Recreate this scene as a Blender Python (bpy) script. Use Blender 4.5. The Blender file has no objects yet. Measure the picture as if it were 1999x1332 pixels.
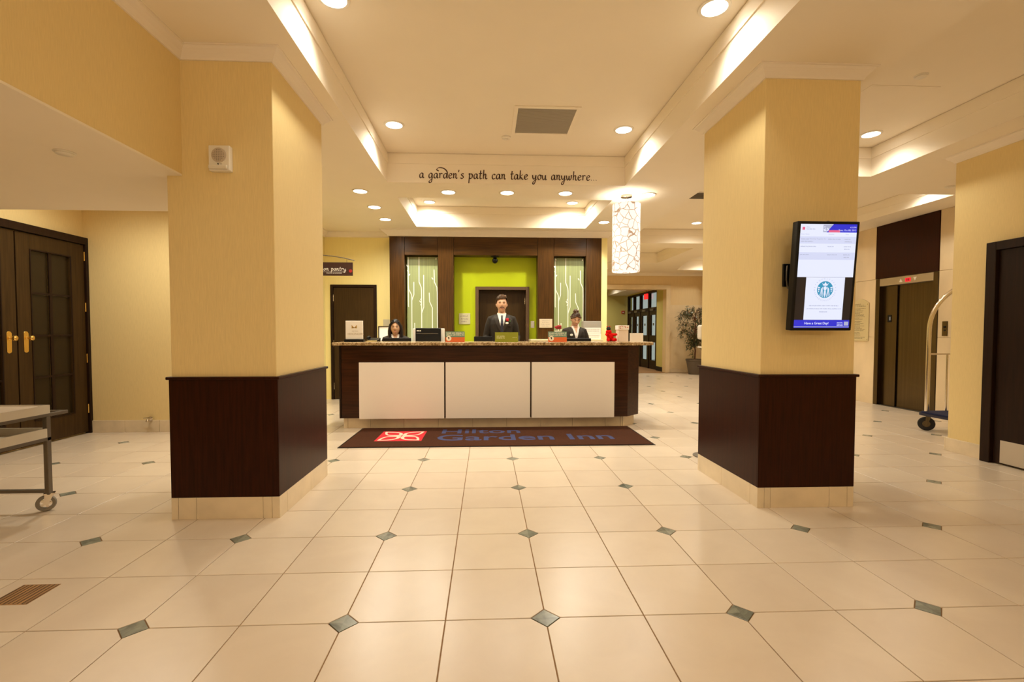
import bpy, bmesh, math, random
from mathutils import Vector, Matrix, noise
random.seed(11)
S = bpy.context.scene
COL = S.collection
PI = math.pi

# ------------------------------------------------------------------ camera
CAM_Z = 1.2599
yaw, pitch, roll = 0.0446, 0.0339, 0.0008
cyw, syw, cpt, spt = math.cos(yaw), math.sin(yaw), math.cos(pitch), math.sin(pitch)
fwd = Vector((syw * cpt, cyw * cpt, -spt))
rgt = Vector((cyw, -syw, 0))
upv = rgt.cross(fwd)
r2 = rgt * math.cos(roll) + upv * math.sin(roll)
u2 = upv * math.cos(roll) - rgt * math.sin(roll)
cam_data = bpy.data.cameras.new('camera')
cam = bpy.data.objects.new('camera', cam_data)
COL.objects.link(cam)
cam.matrix_world = Matrix(((r2.x, u2.x, -fwd.x, 0), (r2.y, u2.y, -fwd.y, 0), (r2.z, u2.z, -fwd.z, CAM_Z), (0, 0, 0, 1)))
cam_data.sensor_width = 36.0
cam_data.lens = 924.8 / 1999 * 36.0
cam_data.shift_x = 8.66 / 1999
cam_data.shift_y = 14.42 / 1999
cam_data.clip_start = 0.05
S.camera = cam

# ------------------------------------------------------------------ world, exposure
W = bpy.data.worlds.new('world')
S.world = W
W.use_nodes = True
W.node_tree.nodes['Background'].inputs[0].default_value = (0.62, 0.66, 0.66, 1)
W.node_tree.nodes['Background'].inputs[1].default_value = 0.75
S.view_settings.view_transform = 'Standard'
S.view_settings.look = 'None'
S.view_settings.gamma = 1.0
S.view_settings.use_curve_mapping = False
S.view_settings.exposure = 0.0
S.cycles.use_denoising = True
S.cycles.max_bounces = 10
S.cycles.diffuse_bounces = 6
S.cycles.glossy_bounces = 4
S.cycles.transmission_bounces = 6
S.cycles.transparent_max_bounces = 10
S.cycles.caustics_reflective = False
S.cycles.caustics_refractive = False
S.cycles.sample_clamp_indirect = 6.0
LAMP_COL = (1.0, 0.935, 0.775)          # warm halogen
LAMP_W = 62.0                          # one downlight, watts

# ------------------------------------------------------------------ materials
def node(nt, t, **kw):
    n = nt.nodes.new(t)
    for k, v in kw.items():
        setattr(n, k, v)
    return n

def M(name, col, rough=0.5, metal=0.0, spec=0.5, emit=None, es=1.0, coat=0.0, noise_amt=0.0, noise_scale=(8, 8, 8), bump=0.0, alpha=None):
    m = bpy.data.materials.new(name)
    m.use_nodes = True
    nt = m.node_tree
    b = nt.nodes['Principled BSDF']
    b.inputs['Base Color'].default_value = (*col, 1)
    b.inputs['Roughness'].default_value = rough
    b.inputs['Metallic'].default_value = metal
    b.inputs['Specular IOR Level'].default_value = spec
    b.inputs['Coat Weight'].default_value = coat
    if emit:
        b.inputs['Emission Color'].default_value = (*emit, 1)
        b.inputs['Emission Strength'].default_value = es
    if noise_amt or bump:
        tc = node(nt, 'ShaderNodeTexCoord')
        mp = node(nt, 'ShaderNodeMapping')
        mp.inputs['Scale'].default_value = noise_scale
        nz = node(nt, 'ShaderNodeTexNoise')
        nz.inputs['Scale'].default_value = 1.0
        nz.inputs['Detail'].default_value = 4.0
        nt.links.new(tc.outputs['Object'], mp.inputs['Vector'])
        nt.links.new(mp.outputs['Vector'], nz.inputs['Vector'])
        if noise_amt:
            mx = node(nt, 'ShaderNodeMix', data_type='RGBA')
            mx.inputs[6].default_value = (*[c * (1 - noise_amt) for c in col], 1)
            mx.inputs[7].default_value = (*[min(1, c * (1 + noise_amt)) for c in col], 1)
            rp = node(nt, 'ShaderNodeMapRange')
            rp.inputs[1].default_value = 0.3
            rp.inputs[2].default_value = 0.7
            nt.links.new(nz.outputs['Fac'], rp.inputs[0])
            nt.links.new(rp.outputs[0], mx.inputs[0])
            nt.links.new(mx.outputs[2], b.inputs['Base Color'])
        if bump:
            bp = node(nt, 'ShaderNodeBump')
            bp.inputs['Strength'].default_value = bump
            bp.inputs['Distance'].default_value = 0.002
            nt.links.new(nz.outputs['Fac'], bp.inputs['Height'])
            nt.links.new(bp.outputs['Normal'], b.inputs['Normal'])
    return m

def glass(name, tint=(0.9, 0.95, 0.92), mixf=0.12, rough=0.02):
    m = bpy.data.materials.new(name)
    m.use_nodes = True
    nt = m.node_tree
    nt.nodes.remove(nt.nodes['Principled BSDF'])
    out = nt.nodes['Material Output']
    tr = node(nt, 'ShaderNodeBsdfTransparent')
    tr.inputs[0].default_value = (*tint, 1)
    gl = node(nt, 'ShaderNodeBsdfGlossy')
    gl.inputs['Roughness'].default_value = rough
    mx = node(nt, 'ShaderNodeMixShader')
    mx.inputs[0].default_value = mixf
    nt.links.new(tr.outputs[0], mx.inputs[1])
    nt.links.new(gl.outputs[0], mx.inputs[2])
    nt.links.new(mx.outputs[0], out.inputs[0])
    return m

def granite():
    m = M('granite', (0.5, 0.35, 0.2), 0.2)
    nt = m.node_tree
    b = nt.nodes['Principled BSDF']
    tc = node(nt, 'ShaderNodeTexCoord')
    nz = node(nt, 'ShaderNodeTexNoise')
    nz.inputs['Scale'].default_value = 38
    nz.inputs['Detail'].default_value = 8
    nz.inputs['Roughness'].default_value = 0.75
    cr = node(nt, 'ShaderNodeValToRGB')
    e = cr.color_ramp.elements
    e[0].position = 0.36
    e[0].color = (0.05, 0.03, 0.015, 1)
    e[1].position = 0.66
    e[1].color = (0.78, 0.62, 0.40, 1)
    k = cr.color_ramp.elements.new(0.48)
    k.color = (0.33, 0.21, 0.09, 1)
    nt.links.new(tc.outputs['Object'], nz.inputs['Vector'])
    nt.links.new(nz.outputs['Fac'], cr.inputs[0])
    nt.links.new(cr.outputs[0], b.inputs['Base Color'])
    return m

TILE = 0.44
GX, GY = 0.2599, 2.0407          # a diamond inlay sits at this crossing

def tile_mat(name, c1, c2, rough, veins=False):
    """honed stone; every tile takes its own tone from the cell it lies in"""
    m = M(name, c1, rough)
    nt = m.node_tree
    b = nt.nodes['Principled BSDF']
    geo = node(nt, 'ShaderNodeNewGeometry')
    mp = node(nt, 'ShaderNodeMapping')
    mp.inputs['Location'].default_value = (-GX / TILE, -GY / TILE, 0.5)
    mp.inputs['Scale'].default_value = (1 / TILE, 1 / TILE, 0)
    fl = node(nt, 'ShaderNodeVectorMath', operation='FLOOR')
    wn = node(nt, 'ShaderNodeTexWhiteNoise')
    nz = node(nt, 'ShaderNodeTexNoise')
    nz.inputs['Scale'].default_value = 3.2 if not veins else 9.0
    nz.inputs['Detail'].default_value = 7
    nz.inputs['Roughness'].default_value = 0.62
    nz.inputs['Distortion'].default_value = 0.6 if not veins else 2.5
    nt.links.new(geo.outputs['Position'], mp.inputs['Vector'])
    nt.links.new(mp.outputs['Vector'], fl.inputs[0])
    nt.links.new(fl.outputs[0], wn.inputs['Vector'])
    nt.links.new(geo.outputs['Position'], nz.inputs['Vector'])
    md = node(nt, 'ShaderNodeMath', operation='MULTIPLY_ADD')
    nt.links.new(wn.outputs['Value'], md.inputs[0])
    md.inputs[1].default_value = 0.45
    nt.links.new(nz.outputs['Fac'], md.inputs[2])
    rg = node(nt, 'ShaderNodeMapRange')
    rg.inputs[1].default_value = 0.35
    rg.inputs[2].default_value = 1.05
    nt.links.new(md.outputs[0], rg.inputs[0])
    mx = node(nt, 'ShaderNodeMix', data_type='RGBA')
    mx.inputs[6].default_value = (*c1, 1)
    mx.inputs[7].default_value = (*c2, 1)
    nt.links.new(rg.outputs[0], mx.inputs[0])
    nt.links.new(mx.outputs[2], b.inputs['Base Color'])
    return m

def pendant_mat():
    m = M('patterned_lamp_shade', (0.9, 0.85, 0.75), 0.6)
    nt = m.node_tree
    b = nt.nodes['Principled BSDF']
    tc = node(nt, 'ShaderNodeTexCoord')
    nz = node(nt, 'ShaderNodeTexNoise')
    nz.inputs['Scale'].default_value = 9
    add = node(nt, 'ShaderNodeVectorMath', operation='MULTIPLY_ADD')
    add.inputs[1].default_value = (0.055, 0.055, 0.055)
    vo = node(nt, 'ShaderNodeTexVoronoi', feature='DISTANCE_TO_EDGE')
    vo.inputs['Scale'].default_value = 11.0
    lt = node(nt, 'ShaderNodeMapRange')
    lt.inputs[1].default_value = 0.026
    lt.inputs[2].default_value = 0.052
    mx = node(nt, 'ShaderNodeMix', data_type='RGBA')
    mx.inputs[6].default_value = (0.42, 0.24, 0.14, 1)
    mx.inputs[7].default_value = (1.0, 0.95, 0.84, 1)
    nt.links.new(tc.outputs['Object'], nz.inputs['Vector'])
    nt.links.new(nz.outputs['Color'], add.inputs[0])
    nt.links.new(tc.outputs['Object'], add.inputs[2])
    nt.links.new(add.outputs[0], vo.inputs['Vector'])
    nt.links.new(vo.outputs['Distance'], lt.inputs[0])
    nt.links.new(lt.outputs[0], mx.inputs[0])
    nt.links.new(mx.outputs[2], b.inputs['Emission Color'])
    b.inputs['Base Color'].default_value = (0.22, 0.17, 0.12, 1)
    b.inputs['Emission Strength'].default_value = 1.0
    return m

WALLPAPER = M('wallpaper', (0.785, 0.62, 0.305), 0.62, spec=0.3, noise_amt=0.05, noise_scale=(330, 330, 14), bump=0.12)
YELLOW = M('yellow_wall_paint', (0.90, 0.78, 0.36), 0.6, spec=0.3, noise_amt=0.02, noise_scale=(60, 60, 3))
TAN = M('tan_wall_paint', (0.72, 0.55, 0.31), 0.6, spec=0.3, noise_amt=0.03, noise_scale=(40, 40, 3))
GREEN = M('lime_wall_paint', (0.50, 0.60, 0.006), 0.5, spec=0.3)
WHITE = M('ceiling_white', (0.90, 0.82, 0.69), 0.7, spec=0.25, noise_amt=0.01, noise_scale=(3, 3, 3))
CROWN = M('crown_white', (0.86, 0.78, 0.68), 0.5, spec=0.3)
WOODRED = M('dark_cherry_wood', (0.027, 0.0055, 0.0014), 0.34, noise_amt=0.3, noise_scale=(75, 75, 3.5), spec=0.14)
WOODH = M('dark_cherry_wood_flat', (0.038, 0.011, 0.003), 0.28, noise_amt=0.45, noise_scale=(2.5, 40, 45), spec=0.25)
WALNUT = M('walnut_wood', (0.062, 0.026, 0.005), 0.3, noise_amt=0.4, noise_scale=(55, 55, 2.5), spec=0.22)
WALNUTH = M('walnut_wood_flat', (0.062, 0.026, 0.005), 0.3, noise_amt=0.4, noise_scale=(2.5, 40, 50), spec=0.22)
DOORW = M('espresso_door', (0.046, 0.024, 0.007), 0.4, spec=0.18, noise_amt=0.25, noise_scale=(50, 50, 3))
DOORD = M('espresso_frame', (0.019, 0.008, 0.004), 0.4, spec=0.18, noise_amt=0.2, noise_scale=(50, 50, 3))
STONE = tile_mat('cream_stone_tile', (0.62, 0.51, 0.395), (0.71, 0.60, 0.47), 0.29)
BASE = M('base_tile_stone', (0.74, 0.62, 0.44), 0.3, noise_amt=0.09, noise_scale=(5, 5, 5))
SLATE = tile_mat('green_marble', (0.090, 0.097, 0.075), (0.31, 0.32, 0.255), 0.22, True)
GROUT = M('brown_grout', (0.30, 0.18, 0.09), 0.9, spec=0.1)
MARBLE = M('cream_marble', (0.74, 0.60, 0.40), 0.25, noise_amt=0.12, noise_scale=(2, 2.2, 1.2))
PANELW = M('white_laminate', (0.95, 0.88, 0.80), 0.35)
GRANITE = granite()
STEEL = M('brushed_steel', (0.115, 0.085, 0.048), 0.26, metal=1.0, noise_amt=0.12, noise_scale=(60, 60, 1))
CHROME = M('chrome', (0.80, 0.74, 0.66), 0.12, metal=1.0)
BRASS = M('polished_brass', (0.85, 0.58, 0.18), 0.2, metal=1.0)
BLACK = M('black_plastic', (0.006, 0.006, 0.007), 0.35, spec=0.2)
GREYM = M('grey_metal', (0.16, 0.14, 0.11), 0.45, metal=0.6)
GRILLE = M('grille_grey', (0.36, 0.32, 0.26), 0.6)
WPLAST = M('white_plastic', (0.82, 0.77, 0.68), 0.4)
PAPER = M('white_paper', (0.86, 0.82, 0.76), 0.6)
INK = M('brown_ink', (0.07, 0.028, 0.014), 0.5)
GLASSC = glass('clear_glass')
GLASSD = M('dark_door_glass', (0.026, 0.016, 0.006), 0.25, spec=0.25)
LENS = M('lamp_lens', (1, 1, 1), 0.4, emit=(1.0, 0.93, 0.80), es=14.0)
DASH = M('grey_print', (0.40, 0.34, 0.27), 0.7)

# ------------------------------------------------------------------ mesh helper
class G:
    def __init__(s):
        s.bm = bmesh.new()

    def box(s, x0, x1, y0, y1, z0, z1, b=0.0, seg=1):
        vs = [s.bm.verts.new((x, y, z)) for x in (x0, x1) for y in (y0, y1) for z in (z0, z1)]
        fs = [(0, 1, 3, 2), (4, 6, 7, 5), (0, 4, 5, 1), (2, 3, 7, 6), (0, 2, 6, 4), (1, 5, 7, 3)]
        nf = [s.bm.faces.new([vs[i] for i in f]) for f in fs]
        if b > 0:
            es = list({e for f in nf for e in f.edges})
            bmesh.ops.bevel(s.bm, geom=es, offset=b, segments=seg, profile=0.5, affect='EDGES')
        return s

    def quad(s, *pts):
        s.bm.faces.new([s.bm.verts.new(p) for p in pts])
        return s

    def rings(s, rs, cap0=True, cap1=True, closed=False):
        vr = [[s.bm.verts.new(p) for p in r] for r in rs]
        n = len(vr[0])
        pairs = list(zip(vr[:-1], vr[1:]))
        if closed:
            pairs.append((vr[-1], vr[0]))
        for a, b in pairs:
            for i in range(n):
                j = (i + 1) % n
                s.bm.faces.new((a[i], a[j], b[j], b[i]))
        if not closed:
            if cap0:
                s.bm.faces.new(list(reversed(vr[0])))
            if cap1:
                s.bm.faces.new(vr[-1])
        return s

    def lathe(s, prof, c=(0, 0, 0), n=24, axis='z', cap0=True, cap1=True):
        rs = []
        for r, h in prof:
            ring = []
            for i in range(n):
                a = 2 * PI * i / n
                u, v = r * math.cos(a), r * math.sin(a)
                p = {'z': (u, v, h), 'y': (v, h, u), 'x': (h, u, v)}[axis]
                ring.append((c[0] + p[0], c[1] + p[1], c[2] + p[2]))
            rs.append(ring)
        return s.rings(rs, cap0, cap1)

    def cyl(s, c, r, h0, h1, axis='z', n=20):
        return s.lathe([(r, h0), (r, h1)], c, n, axis)

    def prism(s, poly, h0, h1, axis='z', b=0.0):
        def mp(u, v, h):
            return {'z': (u, v, h), 'y': (u, h, v), 'x': (h, u, v)}[axis]
        a = [s.bm.verts.new(mp(u, v, h0)) for u, v in poly]
        c = [s.bm.verts.new(mp(u, v, h1)) for u, v in poly]
        n = len(poly)
        fs = [s.bm.faces.new(list(reversed(a))), s.bm.faces.new(c)]
        for i in range(n):
            j = (i + 1) % n
            fs.append(s.bm.faces.new((a[i], a[j], c[j], c[i])))
        if b > 0:
            bmesh.ops.bevel(s.bm, geom=list({e for e in fs[1].edges}), offset=b, segments=1, profile=0.5, affect='EDGES')
        return s

    def tube(s, pts, r, n=10, closed=False):
        pts = [Vector(p) for p in pts]
        m = len(pts)
        rs = r if isinstance(r, (list, tuple)) else [r] * m
        t0 = (pts[1] - pts[0]).normalized()
        ref = Vector((0, 0, 1)) if abs(t0.z) < 0.9 else Vector((1, 0, 0))
        nrm = t0.cross(ref).normalized()
        rings = []
        for i, p in enumerate(pts):
            if closed:
                t = (pts[(i + 1) % m] - pts[i - 1]).normalized()
            else:
                t = (pts[min(i + 1, m - 1)] - pts[max(i - 1, 0)]).normalized()
            nrm = (nrm - t * nrm.dot(t)).normalized()
            bn = t.cross(nrm)
            rings.append([p + (nrm * math.cos(2 * PI * k / n) + bn * math.sin(2 * PI * k / n)) * rs[i] for k in range(n)])
        return s.rings(rings, closed=closed)

    def ball(s, c, r, nu=16, nv=10):
        if not isinstance(r, (list, tuple)):
            r = (r, r, r)
        prof = [(math.sin(PI * k / nv), -math.cos(PI * k / nv)) for k in range(1, nv)]
        rs = [[(c[0] + r[0] * q * math.cos(2 * PI * i / nu), c[1] + r[1] * q * math.sin(2 * PI * i / nu), c[2] + r[2] * h) for i in range(nu)] for q, h in prof]
        return s.rings(rs)

    def xf(s, mat, start=0):
        s.bm.verts.ensure_lookup_table()
        for v in list(s.bm.verts)[start:]:
            v.co = mat @ v.co
        return s

    def count(s):
        return len(s.bm.verts)

    def text(s, key, mat):
        """flat lettering from the built-in face, laid on the plane given by mat"""
        vs, fs = TEXT[key]
        nv = [s.bm.verts.new(mat @ Vector(v)) for v in vs]
        for f in fs:
            try:
                s.bm.faces.new([nv[i] for i in f])
            except ValueError:
                pass
        return s

ORG = {}

def obj(name, g, mat, parent=None, smooth=False, local=False, sharp=None):
    me = bpy.data.meshes.new(name)
    bmesh.ops.recalc_face_normals(g.bm, faces=g.bm.faces)
    off = Vector((0, 0, 0)) if (local or parent is None) else ORG[parent.name]
    if off.length:
        for v in g.bm.verts:
            v.co -= off
    g.bm.to_mesh(me)
    g.bm.free()
    me.materials.append(mat)
    if smooth:
        for p in me.polygons:
            p.use_smooth = True
        try:
            me.set_sharp_from_angle(angle=math.radians(sharp or 40))
        except Exception:
            pass
    o = bpy.data.objects.new(name, me)
    COL.objects.link(o)
    if parent is not None:
        o.parent = parent
        ORG[o.name] = ORG[parent.name].copy()
    else:
        ORG[o.name] = Vector((0, 0, 0))
    if name.endswith(('lettering', 'print', 'pattern', 'branches', 'perforation', 'detail')):
        o['kind'] = 'stuff'          # print and strokes too small to pick apart
    return o

def tag(o, label=None, cat=None, group=None, kind=None):
    if label:
        o['label'] = label
    if cat:
        o['category'] = cat
    if group:
        o['group'] = group
    if kind:
        o['kind'] = kind
    return o

def thing(name, label, cat, loc=(0, 0, 0), group=None, kind=None, rot=None, local=False):
    o = bpy.data.objects.new(name, None)
    o.empty_display_size = 0.1
    COL.objects.link(o)
    o.location = loc
    if rot:
        o.rotation_euler = rot
    ORG[o.name] = Vector((0, 0, 0)) if local else Vector(loc)
    return tag(o, label, cat, group, kind)

def piece(name, mesh, parent, loc, rotz=0.0):
    o = bpy.data.objects.new(name, mesh)
    COL.objects.link(o)
    o.parent = parent
    o.location = Vector(loc) - ORG[parent.name]
    o.rotation_euler = (0, 0, rotz)
    ORG[o.name] = Vector(loc)
    return o

def plane_xz(x, y, z, s=1.0, flip=False):
    """text plane standing upright, facing the -Y side"""
    return Matrix(((s, 0, 0, x), (0, 0, -1, y), (0, s, 0, z), (0, 0, 0, 1)))

# ------------------------------------------------------------------ block lettering
def make_texts(strings):
    out = {}
    made = []
    for key, (txt, al) in strings.items():
        cu = bpy.data.curves.new('t', 'FONT')
        cu.body = txt
        cu.align_x = al
        cu.size = 1.0
        cu.resolution_u = 3
        cu.offset = 0.014 if key in ('Hilton', 'Garden Inn', 'Have a Great Day!') else 0.0
        o = bpy.data.objects.new('t', cu)
        COL.objects.link(o)
        made.append((key, o))
    dg = bpy.context.evaluated_depsgraph_get()
    dg.update()
    for key, o in made:
        me = bpy.data.meshes.new_from_object(o.evaluated_get(dg))
        out[key] = ([tuple(v.co) for v in me.vertices], [tuple(p.vertices) for p in me.polygons])
        bpy.data.meshes.remove(me)
    for key, o in made:
        cu = o.data
        bpy.data.objects.remove(o)
        bpy.data.curves.remove(cu)
    return out

_T = {k: (k, 'LEFT') for k in ('Hilton', 'Garden Inn', 'HILTON', 'HHONORS', 'Have a Great Day!', 'Event Name', 'Location', 'Time', 'SNACKS & SUNDRIES', 'EXIT', 'Working Together for')}
_T.update({k: (k, 'RIGHT') for k in ('4:15 PM', 'Tues, Oct 08, 2013')})
for ch in 'WEPROUDLYSVTABCKF':
    _T['c' + ch] = (ch, 'CENTER')
TEXT = make_texts(_T)

# ------------------------------------------------------------------ handwritten lettering
BOWL = [(0.76, 0.86), (0.45, 1.0), (0.12, 0.72), (0.06, 0.25), (0.3, 0.0), (0.6, 0.28), (0.78, 0.95)]
GLY = {
    'a': (1.0, [BOWL, [(0.78, 0.95), (0.73, 0.3), (0.85, 0.02), (1.02, 0.15)]]),
    'g': (1.0, [BOWL, [(0.78, 0.95), (0.74, 0.0), (0.6, -0.75), (0.25, -0.95), (0.08, -0.7), (0.5, -0.28), (1.0, 0.12)]]),
    'r': (0.85, [[(0.0, 0.85), (0.2, 0.95), (0.17, 0.0)], [(0.18, 0.6), (0.42, 0.98), (0.78, 0.9)]]),
    'd': (1.0, [BOWL, [(-1.0, 1.45), (-1.45, 1.75), (-0.95, 2.15), (0.1, 2.0), (0.8, 1.35), (0.82, 0.5), (0.78, 0.05), (1.0, 0.12)]]),
    'e': (0.85, [[(0.1, 0.48), (0.5, 0.55), (0.72, 0.8), (0.48, 1.0), (0.14, 0.75), (0.08, 0.28), (0.35, 0.0), (0.82, 0.2)]]),
    'n': (1.0, [[(0.0, 0.9), (0.16, 0.95), (0.14, 0.0)], [(0.15, 0.55), (0.42, 0.96), (0.66, 0.88), (0.64, 0.2), (0.82, 0.0), (1.0, 0.15)]]),
    "'": (0.4, [[(0.22, 1.75), (0.1, 1.3)]]),
    's': (0.8, [[(0.72, 0.92), (0.42, 1.0), (0.2, 0.78), (0.55, 0.48), (0.6, 0.15), (0.3, 0.0), (0.0, 0.15)]]),
    'p': (1.0, [[(0.02, 0.85), (0.22, 0.98), (0.02, -0.95)], [(0.15, 0.6), (0.45, 1.0), (0.82, 0.75), (0.72, 0.2), (0.42, 0.02), (0.12, 0.2)]]),
    't': (0.75, [[(0.42, 1.7), (0.25, 0.3), (0.4, 0.0), (0.7, 0.15)], [(0.0, 1.05), (0.75, 1.12)]]),
    'h': (1.0, [[(0.25, 1.85), (0.1, 0.0)], [(0.13, 0.5), (0.42, 0.96), (0.66, 0.85), (0.62, 0.2), (0.8, 0.0), (1.0, 0.15)]]),
    'c': (0.85, [[(0.74, 0.8), (0.5, 1.0), (0.15, 0.75), (0.1, 0.25), (0.35, 0.0), (0.82, 0.2)]]),
    'k': (0.95, [[(0.25, 1.85), (0.1, 0.0)], [(0.75, 1.02), (0.18, 0.5), (0.45, 0.32), (0.7, 0.0), (0.95, 0.12)]]),
    'y': (1.0, [[(0.02, 0.95), (0.1, 0.35), (0.35, 0.1), (0.62, 0.4), (0.78, 0.95)], [(0.78, 0.95), (0.64, -0.2), (0.38, -0.9), (0.05, -0.8), (0.3, -0.3), (1.0, 0.12)]]),
    'o': (0.95, [[(0.5, 1.0), (0.15, 0.8), (0.08, 0.3), (0.35, 0.0), (0.7, 0.25), (0.75, 0.75), (0.5, 1.0), (0.72, 0.86), (0.98, 0.92)]]),
    'u': (1.0, [[(0.02, 0.95), (0.08, 0.3), (0.3, 0.0), (0.58, 0.3), (0.7, 0.95)], [(0.7, 0.95), (0.67, 0.2), (0.82, 0.0), (1.0, 0.15)]]),
    'w': (1.3, [[(0.02, 0.95), (0.14, 0.2), (0.35, 0.02), (0.55, 0.4), (0.62, 0.9)], [(0.62, 0.9), (0.64, 0.2), (0.86, 0.02), (1.1, 0.5), (1.08, 0.95), (1.28, 0.86)]]),
    'v': (0.9, [[(0.02, 0.95), (0.3, 0.04), (0.52, 0.3), (0.66, 0.95), (0.88, 0.9)]]),
    'i': (0.5, [[(0.08, 0.95), (0.1, 0.2), (0.28, 0.0), (0.5, 0.15)], [(0.16, 1.36), (0.2, 1.5)]]),
    'l': (0.5, [[(0.28, 1.85), (0.1, 0.3), (0.28, 0.0), (0.5, 0.15)]]),
    '.': (0.42, [[(0.1, 0.02), (0.2, 0.1)]]),
    ' ': (0.75, []),
}

def smooth_path(p, k=5):
    out = []
    n = len(p)
    for i in range(n - 1):
        a, b, c, d = p[max(i - 1, 0)], p[i], p[i + 1], p[min(i + 2, n - 1)]
        for j in range(k):
            t = j / k
            out.append(tuple(0.5 * (2 * b[q] + (c[q] - a[q]) * t + (2 * a[q] - 5 * b[q] + 4 * c[q] - d[q]) * t * t + (3 * b[q] - a[q] - 3 * c[q] + d[q]) * t ** 3) for q in (0, 1)))
    out.append(p[-1])
    return out

def script_width(txt):
    return sum(GLY[c][0] + 0.12 for c in txt)

def script(g, txt, x0, y, z0, width, xh, pen=0.11, thick=0.0015):
    """pen lettering as slim raised ribbons on an upright plane facing -Y"""
    sx = width / script_width(txt)
    x = 0.0
    for c in txt:
        adv, strokes = GLY[c]
        for st in strokes:
            pts = smooth_path(st)
            L, R = [], []
            for i, (px, pz) in enumerate(pts):
                qx, qz = pts[min(i + 1, len(pts) - 1)]
                ox, oz = pts[max(i - 1, 0)]
                tx, tz = (qx - ox), (qz - oz)
                ln = math.hypot(tx, tz) or 1
                nx, nz = -tz / ln, tx / ln
                w = pen * (0.55 + 0.75 * abs(nx * 0.8 + nz * 0.6)) * (1.5 if c == '.' else 1)
                P = ((x + px) * sx + x0, z0 + pz * xh)
                L.append((P[0] + nx * w * xh, y - thick, P[1] + nz * w * xh))
                R.append((P[0] - nx * w * xh, y - thick, P[1] - nz * w * xh))
            vl = [g.bm.verts.new(p) for p in L]
            vr = [g.bm.verts.new(p) for p in R]
            for i in range(len(vl) - 1):
                g.bm.faces.new((vl[i], vr[i], vr[i + 1], vl[i + 1]))
        x += adv + 0.12
    return g

def dashes(g, x0, x1, y, z, h, rnd, gap=0.35):
    """a line of print too small to read, as tiny raised strips"""
    x = x0
    n = rnd.randint(3, 8)
    while x < x1 - h * 0.5:
        w = h * rnd.uniform(0.35, 0.75)
        xe = min(x + w, x1)
        t, b = rnd.choice((0.0, 0.0, 0.22)), rnd.choice((0.0, 0.0, 0.0, -0.2))
        g.quad((x, y, z + h * b), (xe, y, z + h * b), (xe, y, z + h * (1 - t)), (x, y, z + h * (1 - t)))
        x = xe + h * gap
        n -= 1
        if n == 0:
            n = rnd.randint(3, 8)
            x += h * 0.55
    return g
# ================================================================== THE ROOM
CZ = 3.11                             # lower ceiling
X0, X1, Y0, Y1 = -5.0, 6.85, -4.0, 19.2

# ---- floor: grout bed, stone tiles with a clipped corner, marble inlays
g = G()
g.box(-5.3, 9.2, -4.2, 14.62, -0.12, -0.0045)
floor = obj('floor', g, GROUT)
tag(floor, 'cream stone tile floor with small green marble diamond inlays', kind='structure')
HALF = TILE / 2
CUT = 0.064
GAP = 0.0026

def tile_mesh(q):
    """tile centred on its cell; q = corner cut for the inlay (0..3 counter-clockwise from -x-y)"""
    a = HALF - GAP
    cs = [(-a, -a), (a, -a), (a, a), (-a, a)]
    k = CUT + 0.0015
    poly = []
    for i, (x, y) in enumerate(cs):
        if i == q:
            px, py = (x, y - math.copysign(k - GAP, y)), (x - math.copysign(k - GAP, x), y)
            poly += [px, py] if i in (0, 2) else [py, px]
        else:
            poly.append((x, y))
    g = G()
    g.prism(poly, -0.008, 0.0, b=0.0012)
    me = bpy.data.meshes.new('tile')
    bmesh.ops.recalc_face_normals(g.bm, faces=g.bm.faces)
    g.bm.to_mesh(me)
    g.bm.free()
    me.materials.append(STONE)
    return me

TM = [tile_mesh(q) for q in range(4)]
g = G()
d = CUT - 0.002
g.prism([(-d, 0), (0, -d), (d, 0), (0, d)], -0.008, 0.0, b=0.001)
IM = bpy.data.meshes.new('inlay')
bmesh.ops.recalc_face_normals(g.bm, faces=g.bm.faces)
g.bm.to_mesh(IM)
g.bm.free()
IM.materials.append(SLATE)

def cam_px(p):
    dv = Vector(p) - cam.matrix_world.translation
    w = dv.dot(fwd)
    if w < 0.3:
        return None
    return (990.8 + 924.8 * dv.dot(r2) / w, 680.4 - 924.8 * dv.dot(u2) / w, w)

COLUMNS = ((-2.08, -1.44, 3.27, 4.17), (1.97, 2.62, 3.31, 4.20))
SOLID = COLUMNS + ((-1.75, 1.75, 6.4, 8.9), (5.1, 9, -5, 4.7), (-5, -3.02, 6.2, 9.5), (-3.0, 2.2, 9.05, 15))

def hidden(x, y):
    for a, b, c, e in SOLID:
        if a < x < b and c < y < e:
            return True
    for a, b, c, e in COLUMNS:                   # behind a column as seen from the door
        for t in (0.25, 0.4, 0.55, 0.7, 0.85):
            if y > e and a < x * t < b and c < y * t < e:
                return True
    return y > 6.4 and -1.7 / 6.3 < x / y < 1.75 / 6.3

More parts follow.
